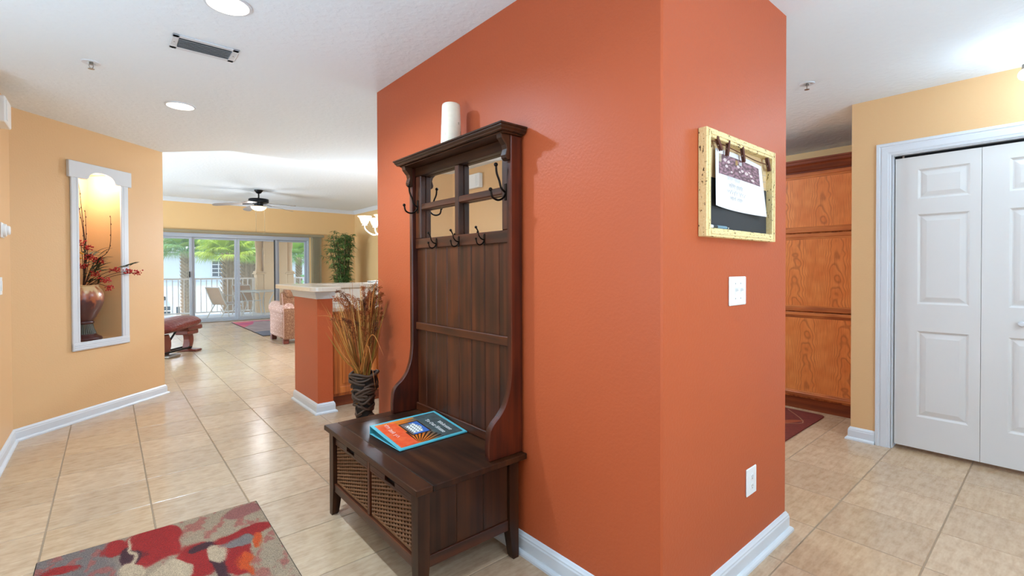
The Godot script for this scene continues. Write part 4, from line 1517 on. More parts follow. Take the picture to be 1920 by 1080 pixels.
func make_unseen_lights():
	fill_window("window_2", Vector3(-1.97, 0.35, -1.6), PI / 2, 1.8, 1.85, 9.0, 1.2)  # added out of view, fill for the hall and its ceiling
	fill_window("window_3", Vector3(1.3, 0.35, 2.27), PI, 2.0, 1.85, 17.0, 1.25)  # added behind the camera, fill for the closet side and ceiling
	fill_window("window_4", Vector3(-4.47, 0.3, -9.6), PI / 2, 2.6, 2.0, 90.0, 0.5)  # added out of view to brighten the living room
	# unseen kitchen ceiling light, placed to brighten the pantry
	var t = thing("unseen_kitchen_light", "unseen kitchen ceiling light behind the terracotta wall, placed to brighten the pantry", "ceiling light", Vector3(3.3, CEIL, -3.0))
	var st := S()
	lathe(st, pv([0.19, 0.0, 0.19, -0.03, 0.175, -0.035]), 28)
	obj("rim", st, M["trim"], t)
	st = S()
	lathe(st, pv([0.175, -0.03, 0.16, -0.06, 0.1, -0.085, 0.0, -0.095]), 28)
	obj("bowl", st, M["bulb"], t)
	lamp_omni("unseen_kitchen_lamp", t.position + Vector3(0, -0.13, 0), 2.8, DAY, 0.15)

func make_pantry():
	# tall oak pantry: front at x = 4.643, seen between the terracotta wall and the closet wall
	var t = thing("pantry_cabinet", "tall oak pantry cabinet with flat grained panels at the kitchen end", "cabinet", Vector3(4.643, 0, -1.9), -PI / 2)
	# local x = world z + 1.9, z = 4.643 - world x
	var x0 := -0.45
	var x1 := 0.865
	var st := S()
	GR = 1
	box(st, Vector3(x0, 0.10, -0.76), Vector3(x1, 2.13, -0.021), 0.002)
	obj("case", st, M["oak"], t)
	st = S(); GR = 0
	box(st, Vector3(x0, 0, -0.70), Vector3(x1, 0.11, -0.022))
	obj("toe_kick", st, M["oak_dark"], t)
	# crown: stepped cove
	st = S()
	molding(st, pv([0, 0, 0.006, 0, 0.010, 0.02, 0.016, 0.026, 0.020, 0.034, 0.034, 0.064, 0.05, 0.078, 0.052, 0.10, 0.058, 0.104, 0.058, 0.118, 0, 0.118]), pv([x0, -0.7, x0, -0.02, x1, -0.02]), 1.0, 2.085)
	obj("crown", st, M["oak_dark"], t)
	for p in [[0.118, 0.862, 0.12], [0.872, 1.553, 0.5], [1.566, 2.088, 0.0]]:
		st = S(); GR = 1
		OFF = Vector2(0.18 + p[2], p[0] * 0.2 + 0.12)
		box(st, Vector3(x0 + 0.04, p[0] + 0.05, -0.02), Vector3(x1, p[1] - 0.05, -0.010))
		var d = obj("panel", st, M["oak_panel"], t)
		for e in [[p[0], 1.0], [p[1], -1.0]]:
			st = S(); GR = 0
			molding(st, pv([0, 0, 0.019, 0, 0.022, 0.004, 0.022, 0.026, 0.019, 0.030, 0.016, 0.032, 0.016, 0.040, 0.012, 0.044, 0.012, 0.050, 0, 0.050]) if e[1] > 0 else pv([0, -0.050, 0.012, -0.050, 0.012, -0.044, 0.016, -0.040, 0.016, -0.032, 0.019, -0.030, 0.022, -0.026, 0.022, -0.004, 0.019, 0, 0, 0]), pv([x0, -0.021, x1, -0.021]), 1.0, e[0])
			obj("rail", st, M["oak"], d)
	GR = 1
	OFF = Vector2.ZERO
	var m = thing("kitchen_mat", "dark red kitchen mat with tan leaf pattern in front of the oak pantry", "mat", Vector3(4.03, 0, -1.99))
	st = S()
	var poly := PackedVector2Array()
	for q in [[0.49, 0.63, 0, 90], [-0.49, 0.63, 90, 180], [-0.49, -0.63, 180, 270], [0.49, -0.63, 270, 360]]:
		poly.append_array(arc(Vector2(q[0], q[1]), 0.05, q[2], q[3], 5))
	extrude(st, poly, 0.0, 0.008, 1, 0.002)
	obj("pile", st, M["mat_base"], m)
	for k in 9:
		st = S()
		var c := Vector3(rnd(-0.38, 0.42), 0.0083, 0.52 - k * 0.13)
		var dir := Vector3(cos(k * 1.9 + 0.6), 0, sin(k * 1.9 + 0.6) * 0.6).normalized()
		blade(st, curve([c - dir * 0.16, c, c + dir * 0.16 + dir.cross(Vector3.UP) * 0.03], 6), [0.0, 0.022, 0.034, 0.036, 0.03, 0.018, 0.0], Vector3.UP)
		obj("leaf_motif", st, M["mat_leaf"], m)
	for k in 4:
		st = S()
		blade(st, curve([Vector3(-0.45, 0.0084, 0.6 - k * 0.3), Vector3(0.0, 0.0084, 0.5 - k * 0.3), Vector3(0.2, 0.0084, 0.62 - k * 0.3), Vector3(0.5, 0.0084, 0.4 - k * 0.3)], 14), [0.004, 0.004, 0.004, 0.004, 0.004, 0.004, 0.004, 0.004, 0.004, 0.004, 0.004, 0.004, 0.004, 0.004, 0.004], Vector3.UP)
		obj("vine_motif", st, M["mat_line"], m)
	# entry rug
	var r = thing("entry_rug", "red and beige abstract rug on the tile floor at the lower left", "rug", Vector3(0.168, 0, -2.14), -0.01)
	st = S()
	var hw := 0.418
	var hl := 0.705
	box(st, Vector3(-hw, 0, -hl), Vector3(hw, 0.008, hl), 0.002)
	obj("edge_binding", st, M["rug_edge"], r)
	st = S()
	sheet(st, Vector3(-hw + 0.004, 0.0098, -hl + 0.004), Vector3(hw * 2 - 0.008, 0, 0), Vector3(0, 0, hl * 2 - 0.008), 4, 6)
	obj("pile", st, M["rug"], r)

func make_bar():
	# end wall of the bar and the low wall behind the kitchen counter
	var st := S()
	extrude(st, pv([1.361, -4.211, 1.492, -4.211, 1.492, -4.75, 4.3, -4.75, 4.3, -4.866, 1.361, -4.866]), -0.01, 1.065, 1, 0.002)
	struct("wall_bar", st, M["terracotta"])
	st = S()
	molding(st, pv(BASE), pv([4.3, -4.866, 1.361, -4.866, 1.361, -4.211, 1.493, -4.211, 1.493, -4.27]), 1.0)
	struct("baseboard_bar", st, M["trim"])
	# white apron moulding under the bar top
	st = S()
	molding(st, pv([0, 0, 0.008, 0, 0.012, 0.01, 0.014, 0.02, 0.016, 0.03, 0.024, 0.05, 0.027, 0.068, 0, 0.068]), pv([4.3, -4.866, 1.361, -4.866, 1.361, -4.211, 1.492, -4.211, 1.492, -4.745]), 1.0, 0.997)
	struct("trim_4", st, M["trim"])
	st = S()
	box(st, Vector3(1.493, 0.915, -4.7495), Vector3(4.3, 1.064, -4.738))
	struct("trim_5", st, M["backsplash"])
	# bar top with a rounded corner at the hall end
	var t = thing("bar_top", "pale laminate bar top on the terracotta end wall of the kitchen counter", "bar top", Vector3(1.255, 1.066, -4.75))
	st = S()
	var poly := PackedVector2Array()
	poly.append_array(arc(Vector2(0.09, -0.36), 0.09, 180, 270, 12))
	poly.append_array(pv([3.0, -0.45, 3.0, 0.035, 0.24, 0.035]))
	poly.append_array(arc(Vector2(0.21, 0.73), 0.03, 0, 90, 3))
	poly.append_array(arc(Vector2(0.09, 0.67), 0.09, 90, 180, 12))
	extrude(st, poly, 0.0, 0.042, 1, 0.006)
	obj("slab", st, M["laminate"], t)
	var dish = thing("folded_napkins", "small stack of white napkins on the bar top by the terracotta wall edge", "napkins", Vector3(2.27, 1.109, -4.98), 0.3)
	for k in 4:
		st = S()
		XF = Transform3D(Basis(Vector3.UP, k * 0.08), Vector3.ZERO)
		box(st, Vector3(-0.085, k * 0.005, -0.085), Vector3(0.085, k * 0.005 + 0.0045, 0.085), 0.002)
		XF = Transform3D.IDENTITY
		obj("napkin", st, M["paper"], dish)
	# base cabinets facing the kitchen, and their counter
	t = thing("base_cabinet", "honey oak kitchen base cabinet with raised door panels beside the bar end", "cabinet", Vector3(1.4945, 0, -4.737))
	st = S(); GR = 1
	box(st, Vector3(0, 0.10, 0), Vector3(2.6, 0.872, 0.42), 0.001)
	obj("case", st, M["oak_honey"], t)
	st = S(); GR = 0
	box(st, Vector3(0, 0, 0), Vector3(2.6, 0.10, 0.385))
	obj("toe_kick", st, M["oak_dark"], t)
	GR = 1
	for k in 6:
		var x0 := 0.03 + k * 0.43
		st = S(); OFF = Vector2(k * 0.33, k * 0.2)
		for s in [[x0, x0 + 0.06], [x0 + 0.35, x0 + 0.41]]:
			box(st, Vector3(s[0], 0.125, 0.421), Vector3(s[1], 0.85, 0.44), 0.004)
		for s in [[0.125, 0.185], [0.79, 0.85]]:
			box(st, Vector3(x0 + 0.06, s[0], 0.421), Vector3(x0 + 0.35, s[1], 0.4395), 0.004)
		box(st, Vector3(x0 + 0.06, 0.185, 0.421), Vector3(x0 + 0.35, 0.79, 0.43))
		box(st, Vector3(x0 + 0.085, 0.21, 0.428), Vector3(x0 + 0.325, 0.765, 0.438), 0.007)
		obj("door", st, M["oak_honey"], t)
	OFF = Vector2.ZERO
	t = thing("kitchen_counter", "cream laminate kitchen counter below the bar top", "countertop", Vector3(1.4945, 0.873, -4.737))
	st = S(); GR = 0
	box(st, Vector3(0, 0, 0), Vector3(2.6, 0.04, 0.49), 0.008)
	obj("slab", st, M["laminate"], t)
	GR = 1

func make_slider():
	var w := Node3D.new()
	w.name = uniq("window_1")
	add_child(w)
	w.set_meta("kind", "structure")
	var z := ZF - 0.05
	var st := S()
	box(st, Vector3(0.52, 2.035, ZF - 0.12), Vector3(4.16, 2.13, ZF + 0.012), 0.003)
	box(st, Vector3(0.52, 0, ZF - 0.12), Vector3(4.16, 0.03, ZF + 0.012), 0.003)
	box(st, Vector3(0.52, 0, ZF - 0.12), Vector3(0.565, 2.13, ZF + 0.01), 0.003)
	box(st, Vector3(4.115, 0, ZF - 0.12), Vector3(4.16, 2.13, ZF + 0.01), 0.003)
	obj("outer_frame", st, M["aluminium"], w)
	for p in [[0.565, 1.51, 0.0], [1.51, 2.45, -0.04], [2.45, 3.37, 0.0], [3.37, 4.115, -0.04]]:
		var zz: float = z + p[2]
		st = S()
		for x in [[p[0], p[0] + 0.055], [p[1] - 0.055, p[1]]]:
			box(st, Vector3(x[0], 0.03, zz - 0.016), Vector3(x[1], 2.035, zz + 0.016), 0.003)
		box(st, Vector3(p[0] + 0.055, 0.03, zz - 0.015), Vector3(p[1] - 0.055, 0.085, zz + 0.015), 0.003)
		box(st, Vector3(p[0] + 0.055, 1.99, zz - 0.015), Vector3(p[1] - 0.055, 2.035, zz + 0.015), 0.003)
		var f = obj("sash", st, M["aluminium"], w)
		st = S()
		box(st, Vector3(p[0] + 0.054, 0.084, zz - 0.003), Vector3(p[1] - 0.054, 1.991, zz + 0.003))
		obj("pane", st, M["glass"], f)
	st = S()
	box(st, Vector3(3.285, 0.05, z + 0.017), Vector3(3.312, 2.03, z + 0.03), 0.002)
	obj("dark_strip", st, M["chalkboard"], w)  # narrow dark strip by the right stile of the third sash
	st = S()
	box(st, Vector3(1.445, 1.08, z + 0.017), Vector3(1.468, 1.22, z + 0.05), 0.005)
	obj("handle", st, M["black_metal"], w)
	# vertical blind stacked to the right, under a valance
	var b = thing("vertical_blind", "sage green vertical blind stacked at the right of the sliding glass door", "blind", Vector3(4.17, 0, ZF))
	st = S()
	box(st, Vector3(-3.80, 2.14, 0.014), Vector3(0.36, 2.205, 0.10), 0.004)
	obj("valance", st, M["valance"], b)
	for k in 10:
		st = S()
		XF = Transform3D(Basis(Vector3.UP, 1.15), Vector3(0.03 + k * 0.029, 0, 0.06))
		box(st, Vector3(-0.044, 0.04, -0.001), Vector3(0.044, 2.14, 0.001))
		XF = Transform3D.IDENTITY
		obj("vane", st, M["blind"], b)

func make_fan():
	var t = thing("ceiling_fan", "dark ceiling fan with five blades and a lit bowl in the living room", "ceiling fan", Vector3(2.425, 2.94, -11.16))
	var st := S()
	lathe(st, pv([0.0, 0.0, 0.085, 0.0, 0.085, -0.012, 0.05, -0.06, 0.03, -0.075, 0.014, -0.078, 0.014, -0.165, 0.024, -0.165, 0.024, -0.19]), 24)
	obj("canopy", st, M["black_metal"], t)
	st = S()
	lathe(st, pv([0.03, -0.19, 0.185, -0.19, 0.192, -0.198, 0.192, -0.255, 0.18, -0.265, 0.09, -0.268, 0.085, -0.33, 0.14, -0.338, 0.145, -0.35, 0.0, -0.35]), 32)
	obj("motor", st, M["black_metal"], t)
	st = S()
	var pr := PackedVector2Array()
	for i in 9:
		var a := PI * 0.5 * i / 8.0
		pr.append(Vector2(cos(a) * 0.15, -0.351 - sin(a) * 0.085))
	lathe(st, pr, 28)
	obj("light_bowl", st, M["shade_glow"], t)
	# blades: directions measured from the camera's right
	for k in 5:
		var a := deg_to_rad(180.0 + k * 72.0) + deg_to_rad(-12.3)
		var d := Vector3(cos(a), 0, -sin(a))
		var bs := Basis(d, Vector3.UP, d.cross(Vector3.UP)).orthonormalized()
		XF = Transform3D(bs * Basis(Vector3.BACK, -0.10) * Basis(Vector3.RIGHT, 0.20), Vector3(0, -0.275, 0))
		st = S()
		var poly := pv([0.24, -0.055, 0.30, -0.065, 0.74, -0.078])
		poly.append_array(arc(Vector2(0.76, 0.0), 0.078, -80, 80, 6))
		poly.append_array(pv([0.74, 0.078, 0.30, 0.065, 0.24, 0.055]))
		extrude(st, poly, -0.004, 0.004, 1, 0.001)
		obj("blade", st, M["fan_blade"], t)
		st = S()
		box(st, Vector3(0.09, -0.012, -0.02), Vector3(0.30, -0.004, 0.02), 0.003)
		XF = Transform3D.IDENTITY
		obj("blade_iron", st, M["black_metal"], t)
	for x in [-0.075, 0.09]:
		st = S()
		tube(st, [Vector3(x, -0.35, 0.1), Vector3(x, -0.90, 0.1)], 0.003, 5)
		ball(st, Vector3(x, -0.91, 0.1), Vector3(0.008, 0.014, 0.008), 8, 6)
		obj("pull_chain", st, M["valance"], t)
	lamp_omni("fan_light", t.position + Vector3(0, -0.50, 0), 0.5, Color(0.95, 0.97, 1.0), 0.12)
	# chandelier over the dining side, mostly behind the terracotta wall
	var c = thing("chandelier", "cream chandelier with glowing glass shades peeking past the terracotta wall", "chandelier", Vector3(3.06, 2.875, -6.52))
	st = S()
	lathe(st, pv([0.0, 0.065, 0.06, 0.065, 0.055, 0.045, 0.012, 0.035, 0.008, -0.03, 0.008, -0.88, 0.03, -0.90, 0.035, -0.96, 0.02, -1.03, 0.028, -1.07, 0.012, -1.12, 0.0, -1.125]), 20)
	obj("stem", st, M["bar_white"], c)
	for k in 5:
		var a := deg_to_rad(165.0 + k * 72.0)
		var d := Vector3(cos(a), 0, -sin(a)) * 0.27
		st = S()
		tube(st, curve([Vector3(0, -1.03, 0), d * 0.5 + Vector3(0, -1.12, 0), d * 0.95 + Vector3(0, -1.05, 0), d + Vector3(0, -0.985, 0)], 12), 0.008, 8)
		lathe(st, pv([0.0, -0.99, 0.035, -0.985, 0.03, -0.965, 0.0, -0.96]), 14, d)
		var arm = obj("arm", st, M["bar_white"], c)
		st = S()
		lathe(st, pv([0.028, -0.965, 0.045, -0.955, 0.06, -0.92, 0.075, -0.88, 0.10, -0.858, 0.097, -0.855, 0.071, -0.876, 0.056, -0.918, 0.04, -0.95]), 22, d)
		obj("shade", st, M["shade_glow"], arm)
	lamp_omni("chandelier_light", c.position + Vector3(0, -1.2, 0), 5.0, Color(0.86, 0.93, 1.0), 0.15)

func leaf_cluster(st, c: Vector3, n: int, ln: float, droop: float):
	for k in n:
		var a := rnd(0, TAU)
		var d := Vector3(cos(a), rnd(-0.5, 0.45), sin(a)).normalized()
		var e := c + d * ln * rnd(0.7, 1.15)
		e.y -= droop * ln
		var m := c.lerp(e, 0.45) + Vector3(0, ln * 0.08, 0)
		blade(st, [c, m, e], [0.001, ln * 0.085, 0.0], Vector3(rnd(-0.5, 0.5), 1, rnd(-0.5, 0.5)).normalized())

func make_bamboo():
	var t = thing("bamboo_plant", "tall leafy bamboo plant in the far corner of the living room", "plant", Vector3(4.80, 0, -12.70))
	var st := S()
	lathe(st, pv([0.0, 0.0, 0.15, 0.0, 0.17, 0.05, 0.19, 0.30, 0.20, 0.32, 0.185, 0.32, 0.17, 0.28, 0.0, 0.28]), 24)
	obj("pot", st, M["pot"], t)
	var fol := [S(), S()]
	for k in 11:
		st = S()
		var a := TAU * k / 11.0 + rnd(-0.2, 0.2)
		var lean := rnd(0.12, 0.42)
		var d := Vector3(cos(a), 0, sin(a))
		if d.x > 0.2: lean *= 0.35
		if d.z < -0.2: lean *= 0.5
		var h := rnd(1.85, 2.22) - lean * 0.25
		var c := curve([d * 0.06 + Vector3(0, 0.27, 0), d * (0.08 + lean * 0.25) + Vector3(0, h * 0.5, 0), d * (0.08 + lean) + Vector3(0, h, 0)], 14)
		tube(st, c, 0.011, 7)
		obj("cane", st, M["cane"], t)
		for i in range(5, 15):
			for q in 4:
				var v := Vector3(rnd(-1, 1), rnd(-0.1, 0.7), rnd(-1, 1)).normalized() * rnd(0.05, 0.20)
				if v.x > 0.0 and d.x > 0.0: v.x *= 0.3
				leaf_cluster(fol[(k + i + q) % 2], c[i] + v, 8, 0.16, 0.25)
	tag(obj("foliage", fol[0], M["leaf"], t), "", "", "", "stuff")
	tag(obj("foliage", fol[1], M["leaf_pale"], t), "", "", "", "stuff")

func make_armchair():
	# back to the kitchen: local x along world x, z towards the kitchen
	var t = thing("armchair", "patterned brown armchair with rolled arms seen from behind, beside the bar end", "armchair", Vector3(2.20, 0, -8.53))
	var w := 1.02
	var st := S()
	for s in [0.0, 1.0]:
		st = S()
		var x0: float = s * (w - 0.2)
		box(st, Vector3(x0 + 0.012, 0.08, -0.90), Vector3(x0 + 0.188, 0.52, -0.02), 0.03)
		XF = Transform3D(Basis(Vector3.RIGHT, -PI / 2), Vector3(x0 + 0.10, 0.575, -0.02))
		lathe(st, pv([0.0, 0.0, 0.09, 0.0, 0.115, 0.02, 0.118, 0.06, 0.118, 0.84, 0.11, 0.87, 0.0, 0.885]), 22)
		XF = Transform3D.IDENTITY
		obj("arm", st, M["paisley_window_lit"], t)
	st = S()
	box(st, Vector3(0.17, 0.08, -0.86), Vector3(w - 0.17, 0.34, -0.03), 0.02)
	obj("base", st, M["paisley_window_lit"], t)
	st = S()
	box(st, Vector3(0.2, 0.34, -0.92), Vector3(w - 0.2, 0.48, -0.24), 0.05)
	obj("seat_cushion", st, M["paisley_window_lit"], t)
	st = S()
	extrude(st, pv([0.0, 0.08, 0.0, 0.52, -0.09, 0.86, -0.14, 0.88, -0.24, 0.86, -0.24, 0.08]), 0.015, w - 0.015, 0, 0.012)
	obj("back", st, M["paisley_gold"], t)
	st = S()
	XF = Transform3D(Basis(Vector3.BACK, -PI / 2), Vector3(0.06, 0.845, -0.15))
	lathe(st, pv([0.0, 0.0, 0.08, 0.0, 0.105, 0.02, 0.11, 0.06, 0.11, 0.84, 0.1, 0.88, 0.0, 0.9]), 20)
	XF = Transform3D.IDENTITY
	obj("back_roll", st, M["paisley_gold"], t)
	st = S()
	tube(st, [Vector3(0.014, 0.10, 0.0), Vector3(0.014, 0.52, 0.0), Vector3(0.014, 0.85, -0.09)], 0.007, 6)
	tube(st, [Vector3(w - 0.014, 0.10, 0.0), Vector3(w - 0.014, 0.52, 0.0), Vector3(w - 0.014, 0.85, -0.09)], 0.007, 6)
	obj("piping", st, M["paisley_window_lit"], t)
	for x in [0.06, w - 0.06]:
		for z in [-0.07, -0.84]:
			st = S()
			boxc(st, Vector3(x, 0.045, z), Vector3(0.09, 0.09, 0.09), 0.008)
			obj("foot", st, M["mahogany"], t)
	var p = thing("throw_pillow", "black and white striped throw pillow leaning over the armchair back", "pillow", Vector3(2.62, 0.72, -9.02), 0.35)
	st = S()
	XF = Transform3D(Basis(Vector3.RIGHT, 0.5), Vector3.ZERO)
	ball(st, Vector3(0, 0.03, 0), Vector3(0.21, 0.21, 0.075), 20, 12)
	XF = Transform3D.IDENTITY
	obj("cover", st, M["stripe"], p)
	var r = thing("living_rug", "grey rug with a pink border in front of the sliding glass door", "rug", Vector3(2.20, 0, -12.92))
	st = S()
	box(st, Vector3(0, 0, 0), Vector3(2.3, 0.009, 3.05), 0.003)
	obj("edge_binding", st, M["rug_edge"], r)
	st = S()
	sheet(st, Vector3(0.01, 0.0106, 0.01), Vector3(2.28, 0, 0), Vector3(0, 0, 3.03), 2, 2)
	obj("pile", st, M["living_rug"], r)

func make_ottoman():
	# leather footstool of the reclining chair, standing just past the niche wall; local x to the right as seen
	var t = thing("leather_ottoman", "burgundy leather ottoman on curved wooden legs just past the niche wall", "ottoman", Vector3(0.70, 0, -8.62), deg_to_rad(52))
	var st := S()
	# long cushion, higher and rounder at its far end
	var rings := []
	for i in 11:
		var f := i / 10.0
		var x := lerpf(-0.42, 0.42, f)
		var r := sqrt(maxf(0.0, 1.0 - pow(absf(f - 0.5) * 2.0, 5.0)))
		var cy := 0.41 + 0.06 * f
		var ring := []
		for j in 20:
			var a := TAU * j / 20.0
			ring.append(Vector3(x, cy + sin(a) * 0.105 * (0.35 + 0.65 * r) * (1.0 if sin(a) > 0 else 0.85), cos(a) * 0.25 * (0.5 + 0.5 * r)))
		rings.append(ring)
	for i in 10:
		for j in 20:
			var k := (j + 1) % 20
			var c: Vector3 = Vector3(rings[i][0].x, 0.44, 0)
			q4o(st, rings[i][j], rings[i][k], rings[i + 1][k], rings[i + 1][j], (rings[i][j] + rings[i][k]) * 0.5 - c)
	for e in [0, 10]:
		for j in range(1, 19):
			t3o(st, rings[e][0], rings[e][j], rings[e][j + 1], Vector3(-1 if e == 0 else 1, 0, 0))
	obj("cushion", st, M["leather"], t)
	st = S()
	box(st, Vector3(0.18, 0.33, -0.14), Vector3(0.52, 0.40, 0.14), 0.015)
	box(st, Vector3(0.22, 0.26, -0.10), Vector3(0.48, 0.33, 0.10), 0.012)
	obj("seat_block", st, M["mahogany"], t)
	for s in [[-0.21, 1.3], [0.34, 0.8]]:
		st = S()
		var lw: float = s[1]
		var outl := PackedVector2Array()
		for i in 9:
			var f := i / 8.0
			outl.append(Vector2(s[0] + 0.07 * lw + sin(f * PI) * 0.05, 0.03 + f * 0.29))
		for i in 9:
			var f := 1.0 - i / 8.0
			outl.append(Vector2(s[0] - 0.07 * lw + sin(f * PI) * 0.05, 0.03 + f * 0.29))
		extrude(st, outl, -0.05, 0.05, 2, 0.012)
		obj("leg", st, M["mahogany"], t)
		st = S()
		box(st, Vector3(s[0] - 0.10 * lw, 0.0, -0.19), Vector3(s[0] + 0.10 * lw, 0.032, 0.19), 0.012)
		obj("foot", st, M["mahogany"] if s[1] < 1.0 else M["pewter"], t)
	st = S()
	for z in [-0.06, 0.06]:
		tube(st, [Vector3(-0.30, 0.06, z), Vector3(0.36, 0.06, z)], 0.014, 8)
	tube(st, [Vector3(-0.12, 0.14, 0.0), Vector3(0.10, 0.34, 0.0)], 0.014, 8)
	tube(st, [Vector3(-0.08, 0.34, 0.04), Vector3(0.16, 0.36, 0.04)], 0.010, 8)
	obj("mechanism", st, M["black_metal"], t)

func make_niche():
	var nx := Transform3D(Basis(Vector3.UP, PI / 4), Vector3(-0.535, 0, -5.0))
	var t = thing("niche_light", "small glowing puck light in the top of the wall niche", "light", nx * Vector3(0.684, 2.11, -0.15), PI / 4)
	var st := S()
	lathe(st, pv([0.0, 0.0, 0.04, 0.0, 0.04, -0.012, 0.034, -0.016, 0.0, -0.016]), 20)
	obj("puck", st, M["bulb"], t)
	lamp_omni("niche_beam", nx * Vector3(0.684, 2.06, -0.15), 0.2, Color(0.97, 1.0, 0.98), 0.03)
	var vb := nx * Vector3(0.665, 0.645, -0.145)
	var v = thing("ceramic_vase", "burgundy and cream glazed vase with a ribbed foot standing in the wall niche", "vase", vb, PI / 4)
	st = S()
	lathe(st, pv([0.0, 0.0, 0.125, 0.0, 0.128, 0.012, 0.12, 0.025, 0.095, 0.04, 0.085, 0.055]), 36)
	obj("foot", st, M["glaze_red"], v)
	st = S()
	for i in 36:
		var a := TAU * i / 36.0
		var d := Vector3(cos(a), 0, sin(a))
		tube(st, [d * 0.082 + Vector3(0, 0.055, 0), d * 0.066 + Vector3(0, 0.10, 0), d * 0.060 + Vector3(0, 0.14, 0)], 0.0055, 6)
	lathe(st, pv([0.082, 0.055, 0.066, 0.10, 0.06, 0.14, 0.06, 0.145]), 36)
	obj("ribbed_stem", st, M["ribbed_green"], v)
	st = S()
	lathe(st, pv([0.0, 0.14, 0.066, 0.14, 0.072, 0.148, 0.072, 0.158, 0.066, 0.166, 0.068, 0.17]), 36)
	obj("collar", st, M["glaze_red"], v)
	st = S()
	lathe(st, pv([0.064, 0.168, 0.085, 0.20, 0.115, 0.26, 0.135, 0.32, 0.141, 0.36, 0.138, 0.40, 0.126, 0.435, 0.108, 0.458, 0.102, 0.468, 0.108, 0.478, 0.1, 0.48, 0.094, 0.465, 0.09, 0.40, 0.0, 0.38]), 40)
	obj("body", st, M["glaze"], v)
	var g = thing("berry_bouquet", "bouquet of bare twigs, red berries and olive leaves in the niche vase", "bouquet", vb, PI / 4)
	# local x along the wall, z out of it
	var o := Vector3(0, 0.43, 0)
	for q in [[Vector3(0.03, 0.75, 0.0), Vector3(0.03, 1.0, -0.02), Vector3(-0.07, 1.34, 0.05)], [Vector3(0.0, 0.7, 0.02), Vector3(-0.02, 0.95, 0.03), Vector3(-0.07, 1.18, 0.04)], [Vector3(0.02, 0.72, 0.0), Vector3(0.035, 0.9, 0.0), Vector3(0.03, 1.12, 0.0)], [Vector3(0.05, 0.66, 0.05), Vector3(0.16, 0.80, 0.09), Vector3(0.197, 1.09, 0.07)]]:
		st = S()
		var c := curve([o, q[0], q[1], q[2]], 20)
		var rs := []
		for i in 21: rs.append(0.0045 - i * 0.00014)
		tube(st, c, rs, 6)
		for i in range(8, 21, 2):
			ball(st, c[i] + Vector3(0.004 * (1 if i % 4 else -1), 0.004, 0), Vector3(0.0035, 0.008, 0.0035), 6, 4)
		obj("twig", st, M["twig"], g)
	var tips := [Vector3(-0.07, 0.84, 0.06), Vector3(0.0, 0.80, 0.05), Vector3(0.05, 0.70, 0.08), Vector3(0.10, 0.68, 0.05), Vector3(-0.03, 0.72, 0.10), Vector3(0.09, 0.45, 0.16), Vector3(0.05, 0.52, 0.15), Vector3(0.235, 0.60, 0.207), Vector3(0.30, 0.585, 0.225), Vector3(0.16, 0.61, 0.14), Vector3(0.02, 0.58, 0.1), Vector3(-0.02, 0.64, 0.03)]
	for k in tips.size():
		st = S()
		var e: Vector3 = tips[k]
		tube(st, curve([o + Vector3(0, 0.03, 0.01), o.lerp(e, 0.5) + Vector3(0, 0.05, 0.03 if e.x > 0.15 else 0.01), e], 10), 0.0025, 5)
		obj("stem", st, M["twig"], g)
		st = S()
		for i in 34:
			var d := Vector3(rnd(-1, 1), rnd(-1, 1) * 0.7, rnd(-1, 1)) * 0.032
			ball(st, e + d, Vector3.ONE * rnd(0.004, 0.0075), 7, 5)
		obj("berry_spray", st, M["berry"], g)
	st = S()
	for i in 20:
		ball(st, Vector3(-0.09, 0.735, 0.05) + Vector3(rnd(-1, 1), rnd(-1, 1), rnd(-1, 1)) * 0.03, Vector3(0.012, 0.006, 0.012), 7, 4)
	obj("yellow_blossom", st, M["berry_yellow"], g)
	for k in 54:
		st = S()
		var a := rnd(-0.6, 2.6)
		var b := Vector3(rnd(-0.05, 0.08), rnd(0.48, 0.76), rnd(0.0, 0.1))
		var ln := rnd(0.09, 0.17)
		var d := Vector3(cos(a), rnd(-0.1, 0.7), absf(sin(a)) * 0.7).normalized()
		if k < 5:
			b = Vector3(0.14 + k * 0.03, 0.615 + k * 0.008, 0.14 + k * 0.012)
			d = Vector3(0.9, 0.15 + k * 0.06, 0.25).normalized()
		if (b + d * ln).z < -0.05: d.z = absf(d.z)
		if (b + d * ln).x < -0.15: d.x = absf(d.x)
		if k >= 5 and (b + d * ln).x > 0.185: ln = (0.185 - b.x) / d.x
		blade(st, curve([b, b + d * ln * 0.5 + Vector3(0, 0.012, 0), b + d * ln], 5), [0.001, 0.0055, 0.007, 0.006, 0.004, 0.0], Vector3(rnd(-0.3, 0.3), 1.0, 0.5).normalized())
		obj("leaf", st, M["olive"], g)

